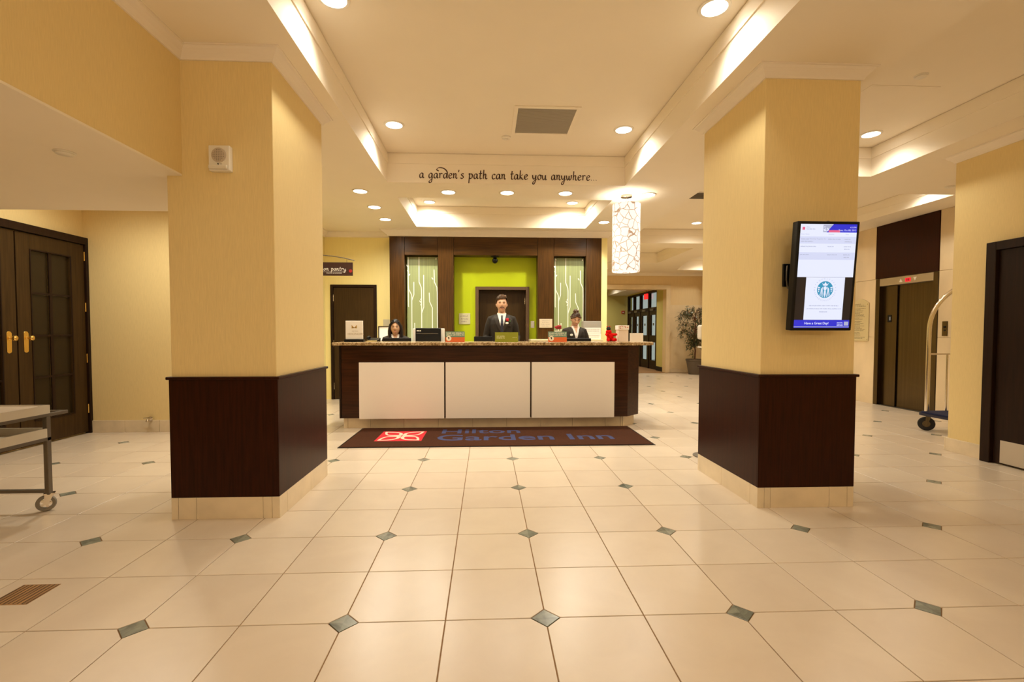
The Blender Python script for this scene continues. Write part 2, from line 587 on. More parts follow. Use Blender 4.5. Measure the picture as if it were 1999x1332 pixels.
cells = []
for i in range(-14, 20):
    for j in range(-12, 29):
        cx, cy = GX + (i + 0.5) * TILE, GY + (j + 0.5) * TILE
        if cx < -5.0 or cx > 8.8 or cy > 14.5 or cy < -3.9:
            continue
        if any(a < cx - HALF and cx + HALF < b and c < cy - HALF and cy + HALF < e for a, b, c, e in SOLID):
            continue
        q = (0 if i % 2 == 0 else 1) if j % 2 == 0 else (3 if i % 2 == 0 else 2)
        vis = 0
        for ax in (-HALF, HALF):
            for ay in (-HALF, HALF):
                p = cam_px((cx + ax, cy + ay, 0))
                if p and -5 < p[0] < 2004 and p[1] < 1337:
                    vis += 1
        ok = vis > 0 and not hidden(cx, cy)
        cells.append((0 if ok else 1, (cx * cx + cy * cy) ** 0.5, cx, cy, q))
cells.sort()
rest = G()
for k, (bad, dist, cx, cy, q) in enumerate(cells):
    if k < 290 and not bad:
        piece('tile', TM[q], floor, (cx, cy, 0))
    else:
        n0 = rest.count()
        rest.bm.from_mesh(TM[q])
        rest.bm.verts.ensure_lookup_table()
        for v in list(rest.bm.verts)[n0:]:
            v.co += Vector((cx, cy, 0))
o = obj('outer_tiles', rest, STONE, floor)
tag(o, kind='stuff')
rest = G()
ins = []
for i in range(-14, 20, 2):
    for j in range(-12, 29, 2):
        x, y = GX + i * TILE, GY + j * TILE
        if x < -4.9 or x > 8.7 or y > 14.4 or y < -3.8 or any(a - 0.06 < x < b + 0.06 and c - 0.06 < y < e + 0.06 for a, b, c, e in SOLID):
            continue
        p = cam_px((x, y, 0))
        ok = p and -5 < p[0] < 2004 and p[1] < 1337 and not hidden(x, y)
        if ok:
            piece('inlay', IM, floor, (x, y, 0))
        else:
            n0 = rest.count()
            rest.bm.from_mesh(IM)
            rest.bm.verts.ensure_lookup_table()
            for v in list(rest.bm.verts)[n0:]:
                v.co += Vector((x, y, 0))
o = obj('outer_inlays', rest, SLATE, floor)
tag(o, kind='stuff')

# ---- ceiling with its raised trays
TRAYS = [  # x0, x1, y0, y1, top
    (-1.22, 1.745, -1.6, 5.97, 3.47),
    (2.80, 4.56, -1.6, 5.49, 3.45),
    (-1.22, 1.76, 6.63, 8.43, 3.47),
    (5.20, 6.28, 6.15, 9.4, 3.36),
    (2.80, 4.90, 6.15, 9.73, 3.40),
    (3.20, 4.55, 10.3, 12.5, 3.38),
]
DOME = (5.05, 6.65, 9.85, 14.0)
xs = sorted({-5.2, -2.0, 2.243, 4.93, 7.05, 9.2, DOME[0], DOME[1]} | {t[0] for t in TRAYS} | {t[1] for t in TRAYS})
ys = sorted({-4.2, 4.19, 9.0, 14.6, DOME[2], DOME[3]} | {t[2] for t in TRAYS} | {t[3] for t in TRAYS})
g = G()
for xa, xb in zip(xs[:-1], xs[1:]):
    for ya, yb in zip(ys[:-1], ys[1:]):
        mx, my = (xa + xb) / 2, (ya + yb) / 2
        if any(a < mx < b and c < my < e for a, b, c, e in [t[:4] for t in TRAYS] + [DOME]):
            continue
        g.quad((xa, ya, CZ), (xb, ya, CZ), (xb, yb, CZ), (xa, yb, CZ))
# scalloped recess near the far wall
hole = [(5.63, 13.85), (5.47, 13.2), (5.34, 12.65), (5.24, 12.2), (5.19, 11.8), (5.17, 11.4), (5.2, 10.9), (5.3, 10.45), (5.63, 10.0), (6.45, 10.0), (6.45, 13.85)]
hv = [g.bm.verts.new((x, y, CZ)) for x, y in hole]
ov = [g.bm.verts.new(p) for p in ((DOME[0], DOME[2], CZ), (DOME[1], DOME[2], CZ), (DOME[1], DOME[3], CZ), (DOME[0], DOME[3], CZ))]
ed = []
for loop in (hv, ov):
    for i in range(len(loop)):
        ed.append(g.bm.edges.new((loop[i], loop[(i + 1) % len(loop)])))
bmesh.ops.triangle_fill(g.bm, use_beauty=True, use_dissolve=False, edges=ed)
bmesh.ops.remove_doubles(g.bm, verts=g.bm.verts, dist=0.0005)
# closing slab above
g.box(-5.3, 9.3, -4.3, 14.7, 3.62, 3.75)
ceiling = obj('ceiling', g, WHITE)
tag(ceiling, 'cream white plaster ceiling with recessed trays over the lobby', kind='structure')
for x0, x1, y0, y1, zt in TRAYS:
    g = G()
    t = 0.05
    g.box(x0 - t, x0, y0 - t, y1 + t, CZ + 0.0005, zt + t)
    g.box(x1, x1 + t, y0 - t, y1 + t, CZ + 0.0005, zt + t)
    g.box(x0, x1, y0 - t, y0, CZ + 0.0005, zt + t)
    g.box(x0, x1, y1, y1 + t, CZ + 0.0005, zt + t)
    g.box(x0, x1, y0, y1, zt, zt + t)
    tr = obj('tray', g, WHITE, ceiling)
    g = G()                               # small stepped moulding under the tray top
    p, h = 0.010, 0.13
    for (ax, bx, ay, by) in ((x0, x0 + p, y0, y1), (x1 - p, x1, y0, y1), (x0 + p, x1 - p, y0, y0 + p), (x0 + p, x1 - p, y1 - p, y1)):
        g.box(ax, bx, ay, by, zt - h, zt - 0.008)
    obj('tray_moulding', g, WHITE, tr)
g = G()
n = len(hole)
for i in range(n):
    (xa, ya), (xb, yb) = hole[i], hole[(i + 1) % n]
    g.quad((xa, ya, CZ), (xb, yb, CZ), (xb, yb, 3.42), (xa, ya, 3.42))
g.prism(hole, 3.42, 3.45)
obj('scalloped_tray', g, WHITE, ceiling)

def crown(name, path, parent, closed=False, h=0.075, p=0.075, mat=None, inward=1):
    """cove moulding swept along a wall line; the wall lies to the left of travel"""
    prof = [(0.0, -h), (0.012, -h), (0.018, -h * 0.82), (p * 0.45, -h * 0.55), (p * 0.72, -h * 0.3), (p * 0.84, -h * 0.12), (p, -h * 0.1), (p, 0.0), (0.0, 0.0)]
    n = len(path)
    rings = []
    for i, (x, y) in enumerate(path):
        if closed:
            a, b = path[i - 1], path[(i + 1) % n]
        else:
            a, b = path[max(i - 1, 0)], path[min(i + 1, n - 1)]
        d1 = Vector((x - a[0], y - a[1]))
        d2 = Vector((b[0] - x, b[1] - y))
        if d1.length == 0:
            d1 = d2
        if d2.length == 0:
            d2 = d1
        d1.normalize(); d2.normalize()
        n1 = Vector((d1.y, -d1.x)); n2 = Vector((d2.y, -d2.x))
        mt = (n1 + n2)
        mt = mt / (mt.length_squared / 2) if mt.length > 1e-6 else n1
        rings.append([(x + mt.x * u * inward, y + mt.y * u * inward, CZ + w - 0.0005) for u, w in prof])
    g = G()
    g.rings(rings, closed=closed)
    return obj(name, g, mat or CROWN, parent)

# ---- walls
def struct(name, g, mat, label=None, parent=None):
    o = obj(name, g, mat, parent)
    if parent is None:
        tag(o, label, kind='structure')
    return o

g = G().box(-5.2, -5.0, -4.0, 6.34, 0, 3.6)
struct('wall_left', g, WALLPAPER, 'beige wallpapered wall holding the dark double doors')
g = G().box(-5.0, -3.12, 6.14, 6.34, 0, 3.6)
wl = struct('wall_left_return', g, WALLPAPER, 'bare beige wallpapered wall between double doors and speaker column')
g = G().box(-3.2, -3.0, 6.14, 9.2, 0, 3.6)
struct('wall_left_back', g, YELLOW, 'narrow yellow side wall holding the hanging pantry sign')
# back wall behind the desk: yellow bay with its door, green bay with its door
g = G()
g.box(-3.0, -2.905, 9.0, 9.2, 0, 3.6)
g.box(-2.905, -2.05, 9.0, 9.2, 2.148, 3.6)
g.box(-2.05, -1.70, 9.0, 9.2, 0, 3.6)
g.box(-3.0, -1.7, 9.2, 9.24, 0, 3.6)
struct('wall_back_yellow', g, YELLOW, 'yellow wall with a plain dark door behind the desk end')
g = G()
g.box(-1.70, -0.208, 9.0, 9.2, 0, 3.6)
g.box(0.811, 2.12, 9.0, 9.2, 0, 3.6)
g.box(-0.208, 0.811, 9.0, 9.2, 2.123, 3.6)
g.box(-1.70, 2.12, 9.2, 9.24, 0, 3.6)
struct('wall_back_green', g, GREEN, 'lime green wall behind the standing clerk')
g = G().box(2.135, 2.243, 8.76, 14.6, 0, 3.6)
struct('wall_back_pier', g, YELLOW, 'slim yellow wall end beside the dark panelled surround')
# far wall with the vestibule opening
g = G()
g.box(2.243, 3.45, 14.6, 14.85, 0, 3.6)
g.box(3.45, 5.60, 14.6, 14.85, 2.60, 3.6)
g.box(5.60, 9.2, 14.6, 14.85, 0, 3.6)
wf = struct('wall_far', g, TAN, 'tan far wall with a wide opening to the entrance vestibule')
g = G()                                   # opening trim
g.box(5.60, 5.73, 14.56, 14.6, 0, 2.73)
g.box(3.32, 3.45, 14.56, 14.6, 0, 2.73)
g.box(3.45, 5.60, 14.56, 14.6, 2.60, 2.73)
struct('trim_1', g, MARBLE, 'cream stone frame round the vestibule opening')
for (xa, xb, za, zb) in ((5.735, 6.45, 0.12, 1.1), (5.735, 6.45, 1.105, 2.12), (6.455, 6.84, 0.12, 1.1), (6.455, 6.84, 1.105, 2.12)):
    obj('marble_panel', G().box(xa, xb, 14.585, 14.6, za, zb, 0.002), MARBLE, wf)
g = G().box(5.735, 6.84, 14.575, 14.6, 0.0, 0.117)
struct('baseboard_far', g, BASE, 'stone base along the far wall beside the ficus')
# elevator wall
g = G()
g.box(6.85, 7.05, 4.82, 6.90, 0, 3.6)
g.box(6.85, 7.05, 8.06, 14.6, 0, 3.6)
g.box(6.85, 7.05, 6.90, 8.06, 2.19, 3.6)
we = struct('wall_elevator', g, MARBLE, 'cream marble wall round the elevator')
for ya, yb in ((4.85, 5.5), (5.505, 6.2), (6.205, 6.895), (8.065, 8.66), (8.665, 9.3), (9.305, 9.95)):
    for za, zb in ((0.0, 1.18), (1.185, 2.19), (2.195, 3.108)):
        obj('marble_panel', G().box(6.838, 6.85, ya, yb, za, zb, 0.0015), MARBLE, we)
# near wall with the brown door
g = G().box(4.93, 5.08, -4.0, 4.82, 0, 3.6)
struct('wall_right', g, WALLPAPER, 'beige wallpapered wall end beside the luggage cart')
g = G().box(5.08, 7.05, 4.67, 4.82, 0, 3.6)
struct('wall_right_return', g, WALLPAPER, 'beige wallpapered return wall of the elevator lobby')
g = G().box(-5.2, 5.08, -4.2, -4.0, 0, 3.6)
struct('wall_front', g, WALLPAPER, 'beige wallpapered wall opposite the reception desk')
# low soffit with its wallpapered bulkhead
g = G().box(-5.0, -2.0, -4.0, 4.19, 2.30, 3.6)
struct('wall_bulkhead', g, WALLPAPER, 'wallpapered bulkhead above the low white soffit')
g = G().box(-5.0, -2.002, -3.99, 4.195, 2.288, 2.30)
struct('ceiling_soffit', g, WHITE, 'low white soffit over the service trolley and double doors')

# crowns on the walls
for k, (path, lab, h, p) in enumerate((
        ([(-2.0, -4.0), (-2.0, 3.236)], 'white crown moulding along the bulkhead top', 0.075, 0.075),
        ([(5.08, 4.82), (4.93, 4.82), (4.93, -4.0)], 'white crown moulding above the brown door wall', 0.075, 0.075),
        ([(-3.0, 6.14), (-3.0, 9.0), (-1.78, 9.0)], 'white crown moulding on the yellow door wall', 0.085, 0.10),
        ([(-1.78, 9.0), (-1.78, 8.75), (2.243, 8.75), (2.243, 14.6)], 'deep white crown moulding over the dark panelled surround', 0.105, 0.13),
        ([(2.243, 14.6), (6.85, 14.6)], 'white crown moulding along the far wall', 0.09, 0.10))):
    o = crown('trim_%d' % (k + 2), path, None, h=h, p=p)
    tag(o, lab, kind='structure')

# stone base on the bare walls
g = G()
bw = thing('baseboard_left', 'pale stone base tiles along the bare wall by the double doors', None, (-4.0, 6.14, 0), kind='structure')
for xa, xb in ((-4.955, -4.54), (-4.537, -4.12), (-4.117, -3.70), (-3.697, -3.28), (-3.277, -3.10)):
    obj('tile', G().box(xa, xb, 6.122, 6.14, 0, 0.15, 0.0015), BASE, bw)
bw = thing('baseboard_right', 'pale stone base tiles under the wall end by the brown door', None, (4.93, 4.6, 0), kind='structure')
for ya, yb in ((4.432, 4.828),):
    obj('tile', G().box(4.912, 4.93, ya, yb, 0, 0.14, 0.0015), BASE, bw)
obj('tile', G().box(4.912, 5.08, 4.8285, 4.84, 0, 0.14, 0.0015), BASE, bw)

# ---- the two columns
def pillar(x0, x1, y0, y1, label, fx, sx):
    t = thing('pillar', label, 'column', ((x0 + x1) / 2, (y0 + y1) / 2, 0))
    obj('shaft', G().box(x0, x1, y0, y1, 0.0, CZ - 0.001, 0.003), WALLPAPER, t)
    a, b, c, e = x0 - 0.012, x1 + 0.012, y0 - 0.012, y1 + 0.012
    for (q0, q1, q2, q3) in ((a, b, c, c + 0.012), (a, b, e - 0.012, e), (a, a + 0.012, c + 0.012, e - 0.012), (b - 0.012, b, c + 0.012, e - 0.012)):
        obj('wainscot_panel', G().box(q0, q1, q2, q3, 0.148, 0.942, 0.001), WOODRED, t)
    k = 0.014
    g = G().box(a - k, b + k, c - k, e + k, 0.942, 0.962, 0.005, 2)
    obj('cap_rail', g, WOODRED, t)
    # base tiles, one by one
    z1 = 0.147
    th = 0.008
    for u, v in zip(fx[:-1], fx[1:]):
        obj('base_tile', G().box(u + 0.001, v - 0.001, c - 0.001, c + th, 0, z1, 0.001), BASE, t)
        obj('base_tile', G().box(u + 0.001, v - 0.001, e - th, e + 0.001, 0, z1, 0.001), BASE, t)
    for u, v in zip(sx[:-1], sx[1:]):
        obj('base_tile', G().box(a - 0.001, a + th, u + 0.001, v - 0.001, 0, z1, 0.001), BASE, t)
        obj('base_tile', G().box(b - th, b + 0.001, u + 0.001, v - 0.001, 0, z1, 0.001), BASE, t)
    crown('crown', [(x0, y0), (x1, y0), (x1, y1), (x0, y1)], t, closed=True)
    return t

pillar(-2.098, -1.412, 3.248, 4.19, 'square wallpapered column with a dark wood base and wall speaker', [-2.11, -2.065, -1.947, -1.509, -1.45, -1.40], [3.236, 3.363, 3.808, 4.16, 4.202])
pillar(1.952, 2.640, 3.287, 4.222, 'square wallpapered column with a dark wood base and display screen', [1.94, 1.99, 2.034, 2.47, 2.604, 2.652], [3.275, 3.371, 3.794, 4.19, 4.234])

# ---- double doors
d1 = thing('door_1', 'dark brown double doors with glazed upper panes and brass knobs', 'door', (-5.0, 5.24, 0), kind='structure')
g = G()
g.box(-5.0, -4.93, 6.10, 6.138, 0, 2.42, 0.003)
g.box(-5.0, -4.93, 4.34, 4.38, 0, 2.42, 0.003)
g.box(-5.0, -4.93, 4.38, 6.10, 2.335, 2.42, 0.003)
obj('door_frame', g, DOORD, d1)
for ya, yb, s in ((5.247, 6.094, 1), (4.386, 5.233, -1)):
    xf, xb = -4.955, -4.998
    gy0, gy1 = (5.41, 5.90) if s == 1 else (4.58, 5.07)
    g = G()
    g.box(xb, xf, ya, gy0, 0.02, 2.325, 0.002)
    g.box(xb, xf, gy1, yb, 0.02, 2.325, 0.002)
    g.box(xb, xf, gy0, gy1, 0.02, 0.29)
    g.box(xb, xf, gy0, gy1, 2.15, 2.325)
    leaf = obj('door_leaf', g, DOORW, d1)
    ym = (gy0 + gy1) / 2 - 0.01
    g = G()
    g.box(xf - 0.018, xf - 0.004, ym - 0.018, ym + 0.018, 0.29, 2.15)
    for zz in (0.755, 1.22, 1.685):
        g.box(xf - 0.014, xf - 0.003, gy0, gy1, zz - 0.011, zz + 0.011)
    obj('muntin', g, DOORD, leaf)
    for (pa, pb) in ((gy0, ym - 0.018), (ym + 0.018, gy1)):
        for za, zb in ((0.29, 0.744), (0.766, 1.209), (1.231, 1.674), (1.696, 2.15)):
            obj('pane', G().box(xf - 0.03, xf - 0.024, pa, pb, za, zb), GLASSD, leaf)
    g = G()                                # bead round the glazing
    for (b0, b1, c0, c1) in ((gy0 - 0.014, gy0, 0.276, 2.164), (gy1, gy1 + 0.014, 0.276, 2.164), (gy0, gy1, 0.276, 0.29), (gy0, gy1, 2.15, 2.164)):
        g.box(xf, xf + 0.008, b0, b1, c0, c1, 0.002)
    obj('glazing_bead', g, DOORD, leaf)
    yk = 5.328 if s == 1 else 5.146
    o = obj('door_plate', G().prism([(yk + 0.026 * math.cos(a), 1.152 + (0.09 if math.sin(a) > 0 else -0.09) + 0.026 * math.sin(a)) for a in [2 * PI * k / 20 + 0.01 for k in range(20)]], xf, xf + 0.006, 'x', 0.002), BRASS, leaf)
    o = obj('door_knob', G().lathe([(0.018, 0), (0.018, 0.006), (0.009, 0.012), (0.009, 0.03), (0.022, 0.038), (0.029, 0.05), (0.026, 0.064), (0.012, 0.072)], (xf + 0.006, yk + 0.004, 1.195), 20, 'x'), BRASS, leaf, True)
    yh = yb + 0.002 if s == 1 else ya - 0.002
    for zh in (0.31, 0.935, 1.565, 2.19):
        o = obj('hinge', G().cyl((xf + 0.006, yh, zh), 0.008, -0.055, 0.055, 'z', 10), BRASS, leaf, True)

# ---- plain door in the yellow wall
d2 = thing('door_2', 'plain dark brown door in the yellow wall beyond the desk end', 'door', (-2.48, 9.0, 0), kind='structure')
g = G()
g.box(-2.903, -2.853, 8.98, 9.09, 0, 2.146, 0.003)
g.box(-2.102, -2.054, 8.98, 9.09, 0, 2.146, 0.003)
g.box(-2.853, -2.102, 8.98, 9.09, 2.098, 2.146, 0.003)
obj('door_frame', g, DOORD, d2)
lf = obj('door_leaf', G().box(-2.849, -2.106, 9.0, 9.045, 0.01, 2.094, 0.002), DOORW, d2)
for zh in (0.25, 1.05, 1.90):
    obj('hinge', G().cyl((-2.851, 8.994, zh), 0.009, -0.06, 0.06, 'z', 10), CHROME, lf, True)
obj('door_lever', G().tube([(-2.17, 9.0, 1.0), (-2.17, 8.945, 1.0), (-2.18, 8.94, 1.0), (-2.29, 8.94, 1.0)], 0.009, 8), CHROME, lf, True)

# ---- door behind the standing clerk
d3 = thing('door_3', 'dark brown door set in the lime green wall behind the clerk', 'door', (0.3, 9.0, 0), kind='structure')
g = G()
g.box(-0.208, -0.145, 8.965, 9.19, 0, 2.121, 0.003)
g.box(0.748, 0.811, 8.965, 9.19, 0, 2.121, 0.003)
g.box(-0.145, 0.748, 8.965, 9.19, 2.062, 2.121, 0.003)
obj('door_frame', g, M('grey_brown_frame', (0.11, 0.062, 0.030), 0.35), d3)
lf = obj('door_leaf', G().box(-0.14, 0.743, 9.12, 9.165, 0.01, 2.055, 0.002), DOORW, d3)
for zh in (0.3, 1.05, 1.86):
    obj('hinge', G().cyl((0.742, 9.112, zh), 0.009, -0.06, 0.06, 'z', 10), CHROME, lf, True)

# ---- brown door in the near wall
d4 = thing('door_4', 'dark brown door with a steel kick plate in the wallpapered wall', 'door', (4.93, 3.9, 0), kind='structure')
g = G()
g.box(4.86, 4.93, 4.34, 4.43, 0, 2.13, 0.004)
g.box(4.86, 4.93, 3.30, 3.39, 0, 2.13, 0.004)
g.box(4.86, 4.93, 3.39, 4.34, 2.05, 2.13, 0.004)
obj('door_frame', g, DOORD, d4)
lf = obj('door_leaf', G().box(4.895, 4.928, 3.394, 4.336, 0.01, 2.046, 0.002), DOORD, d4)
obj('kick_plate', G().box(4.891, 4.895, 3.42, 4.27, 0.02, 0.235, 0.001), M('pale_kick_plate', (0.62, 0.55, 0.45), 0.35, metal=0.5), lf)

# ---- dark panelled surround with etched glass
fw = thing('panelled_surround', 'dark walnut panelled surround framing the lime green wall', 'wall panelling', (0.19, 8.75, 0))
zb = 3.006
for xa, xb in ((-1.76, -1.492), (-0.883, -0.600), (0.945, 1.247), (1.849, 2.133)):
    obj('stile', G().box(xa, xb, 8.75, 8.998, 0, zb, 0.003), WALNUT, fw)
for xa, xb in ((-1.488, -0.887), (-0.596, 0.941), (1.251, 1.845)):
    obj('header_panel', G().box(xa, xb, 8.755, 8.998, 2.672, zb, 0.003), WALNUTH, fw)
ETCH = M('etched_glass', (0.30, 0.345, 0.155), 0.35, noise_amt=0.16, noise_scale=(90, 90, 0.6), spec=0.5)
ETCHW = M('white_etching', (0.92, 0.90, 0.80), 0.5)
BR = [  # branch lines, in panel units u 0..1 (across), v 0..1 (down)
    [(0.04, 0.0), (0.04, 0.55), (0.05, 0.56)], [(0.04, 0.3), (0.05, 0.36), (0.14, 0.42), (0.15, 0.46), (0.15, 1.0)],
    [(0.22, 0.28), (0.22, 0.42), (0.15, 0.49)], [(0.39, 0.0), (0.39, 0.28), (0.46, 0.34), (0.47, 0.38), (0.47, 1.0)],
    [(0.54, 0.2), (0.54, 0.56), (0.47, 0.63)], [(0.72, 0.40), (0.73, 0.50), (0.82, 0.57), (0.82, 1.0)],
    [(0.88, 0.14), (0.89, 0.28), (0.97, 0.34), (0.98, 0.4), (0.98, 1.0)], [(0.24, 0.74), (0.24, 1.0)]]
LF = [(0.06, 0.16), (0.05, 0.20), (0.85, 0.24), (0.43, 0.47), (0.45, 0.50), (0.43, 0.53), (0.80, 0.82), (0.58, 0.88), (0.03, 0.1)]

def etched(x0, x1, label):
    t = thing('etched_glass_panel', label, 'glass panel', ((x0 + x1) / 2, 8.9, 1.9))
    z1, z0 = 2.655, 0.72
    gp = obj('glass', G().box(x0, x1, 8.900, 8.908, z0, z1, 0.001), ETCH, t)
    w, hh = x1 - x0, 1.65
    g = G()
    for kb, br in enumerate(BR):
        yb = 8.8986 - 0.00025 * kb
        pts = [(x0 + u * w, z1 - v * hh) for u, v in br]
        for (ax, az), (bx, bz) in zip(pts[:-1], pts[1:]):
            dd = Vector((bx - ax, bz - az)).normalized()
            nx, nz = -dd.y * 0.0075, dd.x * 0.0075
            yb -= 0.00005
            g.quad((ax + nx, yb, az + nz), (ax - nx, yb, az - nz), (bx - nx, yb, bz - nz), (bx + nx, yb, bz + nz))
    for k, (u, v) in enumerate(LF):
        cx, cz = x0 + u * w, z1 - v * hh
        sgn = 1 if k % 2 else -1
        n0 = g.count()
        g.ball((0, 0, 0), (0.010, 0.0008, 0.026), 10, 6)
        g.xf(Matrix.Translation((cx + sgn * 0.014, 8.8955, cz)) @ Matrix.Rotation(sgn * 0.6, 4, 'Y'), n0)
    obj('etched_branches', g, ETCHW, gp)
    for xx in (x0 + 0.03, x1 - 0.03):
        for zz in (z1 - 0.035, z0 + 0.04):
            obj('standoff', G().cyl((xx, 0, zz), 0.011, 8.893, 8.998, 'y', 12), CHROME, t, True)

etched(-1.470, -0.903, 'etched pale green glass panel with branches near the black monitor')
etched(1.272, 1.835, 'etched pale green glass panel with branches behind the woman with a hair bun')

# ---- vestibule beyond the far wall
g = G()
g.box(2.0, 5.9, 14.62, 19.3, -0.12, -0.002)
VF = obj('floor_vestibule', g, M('brown_carpet', (0.28, 0.15, 0.06), 0.95, noise_amt=0.3, noise_scale=(60, 60, 60)))
tag(VF, 'brown entrance carpet in the vestibule', kind='structure')
VG = M('olive_wall_paint', (0.60, 0.52, 0.16), 0.6)
g = G()
g.box(2.0, 5.9, 19.0, 19.2, 0, 3.6)
g.box(2.0, 2.2, 14.85, 19.0, 0, 3.6)
g.box(5.66, 5.80, 14.85, 15.56, 0, 3.6)
g.box(5.66, 5.80, 15.56, 19.0, 2.70, 3.6)
struct('wall_vestibule', g, VG, 'olive wall of the entrance vestibule')
g = G()
g.box(5.642, 5.66, 14.86, 15.55, 0, 0.14)
struct('baseboard_vestibule', g, BLACK, 'black base on the olive vestibule wall')
g = G()
g.box(4.9, 5.66, 14.85, 19.0, 2.74, 2.80)
g.box(4.9, 4.95, 14.85, 19.0, 2.80, 3.2)
g.box(2.2, 4.9, 14.85, 19.0, 3.2, 3.26)
g.box(2.0, 5.9, 14.7, 19.3, 3.60, 3.7)
struct('ceiling_vestibule', g, WHITE, 'white vestibule ceiling stepped down by the glass doors')
wd = thing('window_1', 'dark framed glass entrance doors and transoms of the vestibule', 'entrance doors', (5.70, 17.2, 0), kind='structure')
yb_ = [15.575, 16.42, 17.33, 18.09, 18.82]
g = G()
for yy in yb_:
    g.box(5.67, 5.77, yy - 0.045, yy + 0.045, 0, 2.68)
g.box(5.67, 5.77, 15.575, 18.82, 2.62, 2.70)
g.box(5.67, 5.77, 15.575, 18.82, 2.02, 2.12)
obj('frame', g, DOORD, wd)
FROST = M('pale_glazing', (0.72, 0.74, 0.70), 0.25)
for ya, yb in zip(yb_[:-1], yb_[1:]):
    obj('transom_pane', G().box(5.715, 5.723, ya + 0.045, yb - 0.045, 2.12, 2.62), GLASSC, wd)
    g = G()
    a, b = ya + 0.05, yb - 0.05
    g.box(5.69, 5.745, a, a + 0.14, 0.01, 2.01)
    g.box(5.69, 5.745, b - 0.14, b, 0.01, 2.01)
    g.box(5.69, 5.745, a + 0.14, b - 0.14, 1.86, 2.01)
    g.box(5.69, 5.745, a + 0.14, b - 0.14, 0.92, 1.16)
    g.box(5.69, 5.745, a + 0.14, b - 0.14, 0.01, 0.30)
    dl = obj('door_leaf', g, DOORD, wd)
    obj('pane', G().box(5.714, 5.722, a + 0.14, b - 0.14, 1.16, 1.86), GLASSC, dl)
    obj('pane', G().box(5.714, 5.722, a + 0.14, b - 0.14, 0.30, 0.92), GLASSC, dl)
    obj('sticker', G().box(5.710, 5.713, (a + b) / 2 - 0.06, (a + b) / 2 + 0.06, 1.50, 1.58), GREYM, dl)
    obj('door_closer', G().box(5.63, 5.69, a + 0.2, a + 0.5, 2.0, 2.07, 0.006), GREYM, dl)
g = G().box(5.9, 9.2, 14.86, 22, -0.15, -0.02)
o = obj('ground', g, M('grey_paving', (0.35, 0.34, 0.32), 0.9, noise_amt=0.2))
tag(o, 'grey paving outside the entrance doors', kind='structure')
ex = thing('exit_sign', 'red exit sign above the glass entrance doors', 'sign', (5.62, 16.5, 2.52))
obj('housing', G().box(5.60, 5.645, 16.36, 16.68, 2.43, 2.62, 0.004), M('exit_red', (0.7, 0.02, 0.02), 0.5, emit=(1, 0.03, 0.03), es=0.9), ex)
obj('bracket', G().cyl((5.62, 16.52, 0), 0.012, 2.62, 2.745, 'z', 8), GREYM, ex)
al = thing('fire_alarm', 'small red fire alarm on the olive vestibule wall', 'alarm', (5.35, 19.0, 2.07))
obj('body', G().box(5.46, 5.58, 18.95, 19.0, 2.02, 2.13, 0.006), M('alarm_red', (0.6, 0.02, 0.02), 0.4), al)
obj('strobe', G().box(5.49, 5.55, 18.935, 18.95, 2.045, 2.09, 0.004), WPLAST, al)
# ================================================================== RECEPTION DESK
t = thing('reception_desk', 'long dark wood reception desk with white front panels and granite top', 'desk', (0.1, 6.5, 0))
body = [(-1.90, 6.222), (1.885, 6.222), (2.085, 6.40), (2.085, 6.75), (-1.90, 6.75)]
obj('body', G().prism(body, 0.14, 1.088, 'z', 0.0), WOODH, t)
obj('front_fascia', G().box(-1.875, 1.878, 6.208, 6.222, 0.14, 1.086, 0.002), WOODH, t)
obj('end_trim', G().box(-1.905, -1.879, 6.204, 6.75, 0.14, 1.086, 0.002), DOORD, t)
for xa, xb in ((-1.648, -0.552), (-0.532, 0.574), (0.594, 1.694)):
    obj('front_panel', G().box(xa, xb, 6.188, 6.208, 0.132, 0.868, 0.002), PANELW, t)
top = [(-1.965, 6.12), (1.98, 6.12)] + [(1.98 + 0.30 * math.sin(a), 6.42 - 0.30 * math.cos(a)) for a in [PI / 2 * k / 8 for k in range(1, 9)]] + [(2.28, 6.86), (-1.965, 6.86)]
g = G().prism(top, 1.090, 1.130, 'z', 0.006)
obj('granite_top', g, GRANITE, t)
js = [-1.87, -1.815, -1.522, -1.087, -0.636, -0.182, 0.268, 0.722, 1.15, 1.595, 1.80, 1.83]
for a, b in zip(js[:-1], js[1:]):
    obj('base_tile', G().box(a + 0.0015, b - 0.0015, 6.262, 6.29, 0, 0.142, 0.001), BASE, t)
g = G()
g.prism([(1.833, 6.262), (2.03, 6.42), (2.01, 6.44), (1.833, 6.29)], 0, 0.142)
obj('base_tile', g, BASE, t)
obj('base_tile', G().box(2.005, 2.03, 6.45, 6.75, 0, 0.142, 0.001), BASE, t)
obj('plinth', G().box(-1.86, 1.83, 6.29, 6.74, 0, 0.14), GROUT, t)
obj('worktop', G().box(-1.89, 2.07, 6.75, 7.05, 0.74, 0.77, 0.003), PANELW, t)
obj('side_panel', G().box(-1.89, -1.86, 6.75, 7.02, 0, 0.74), WOODH, t)
obj('side_panel', G().box(2.04, 2.07, 6.75, 7.02, 0, 0.74), WOODH, t)

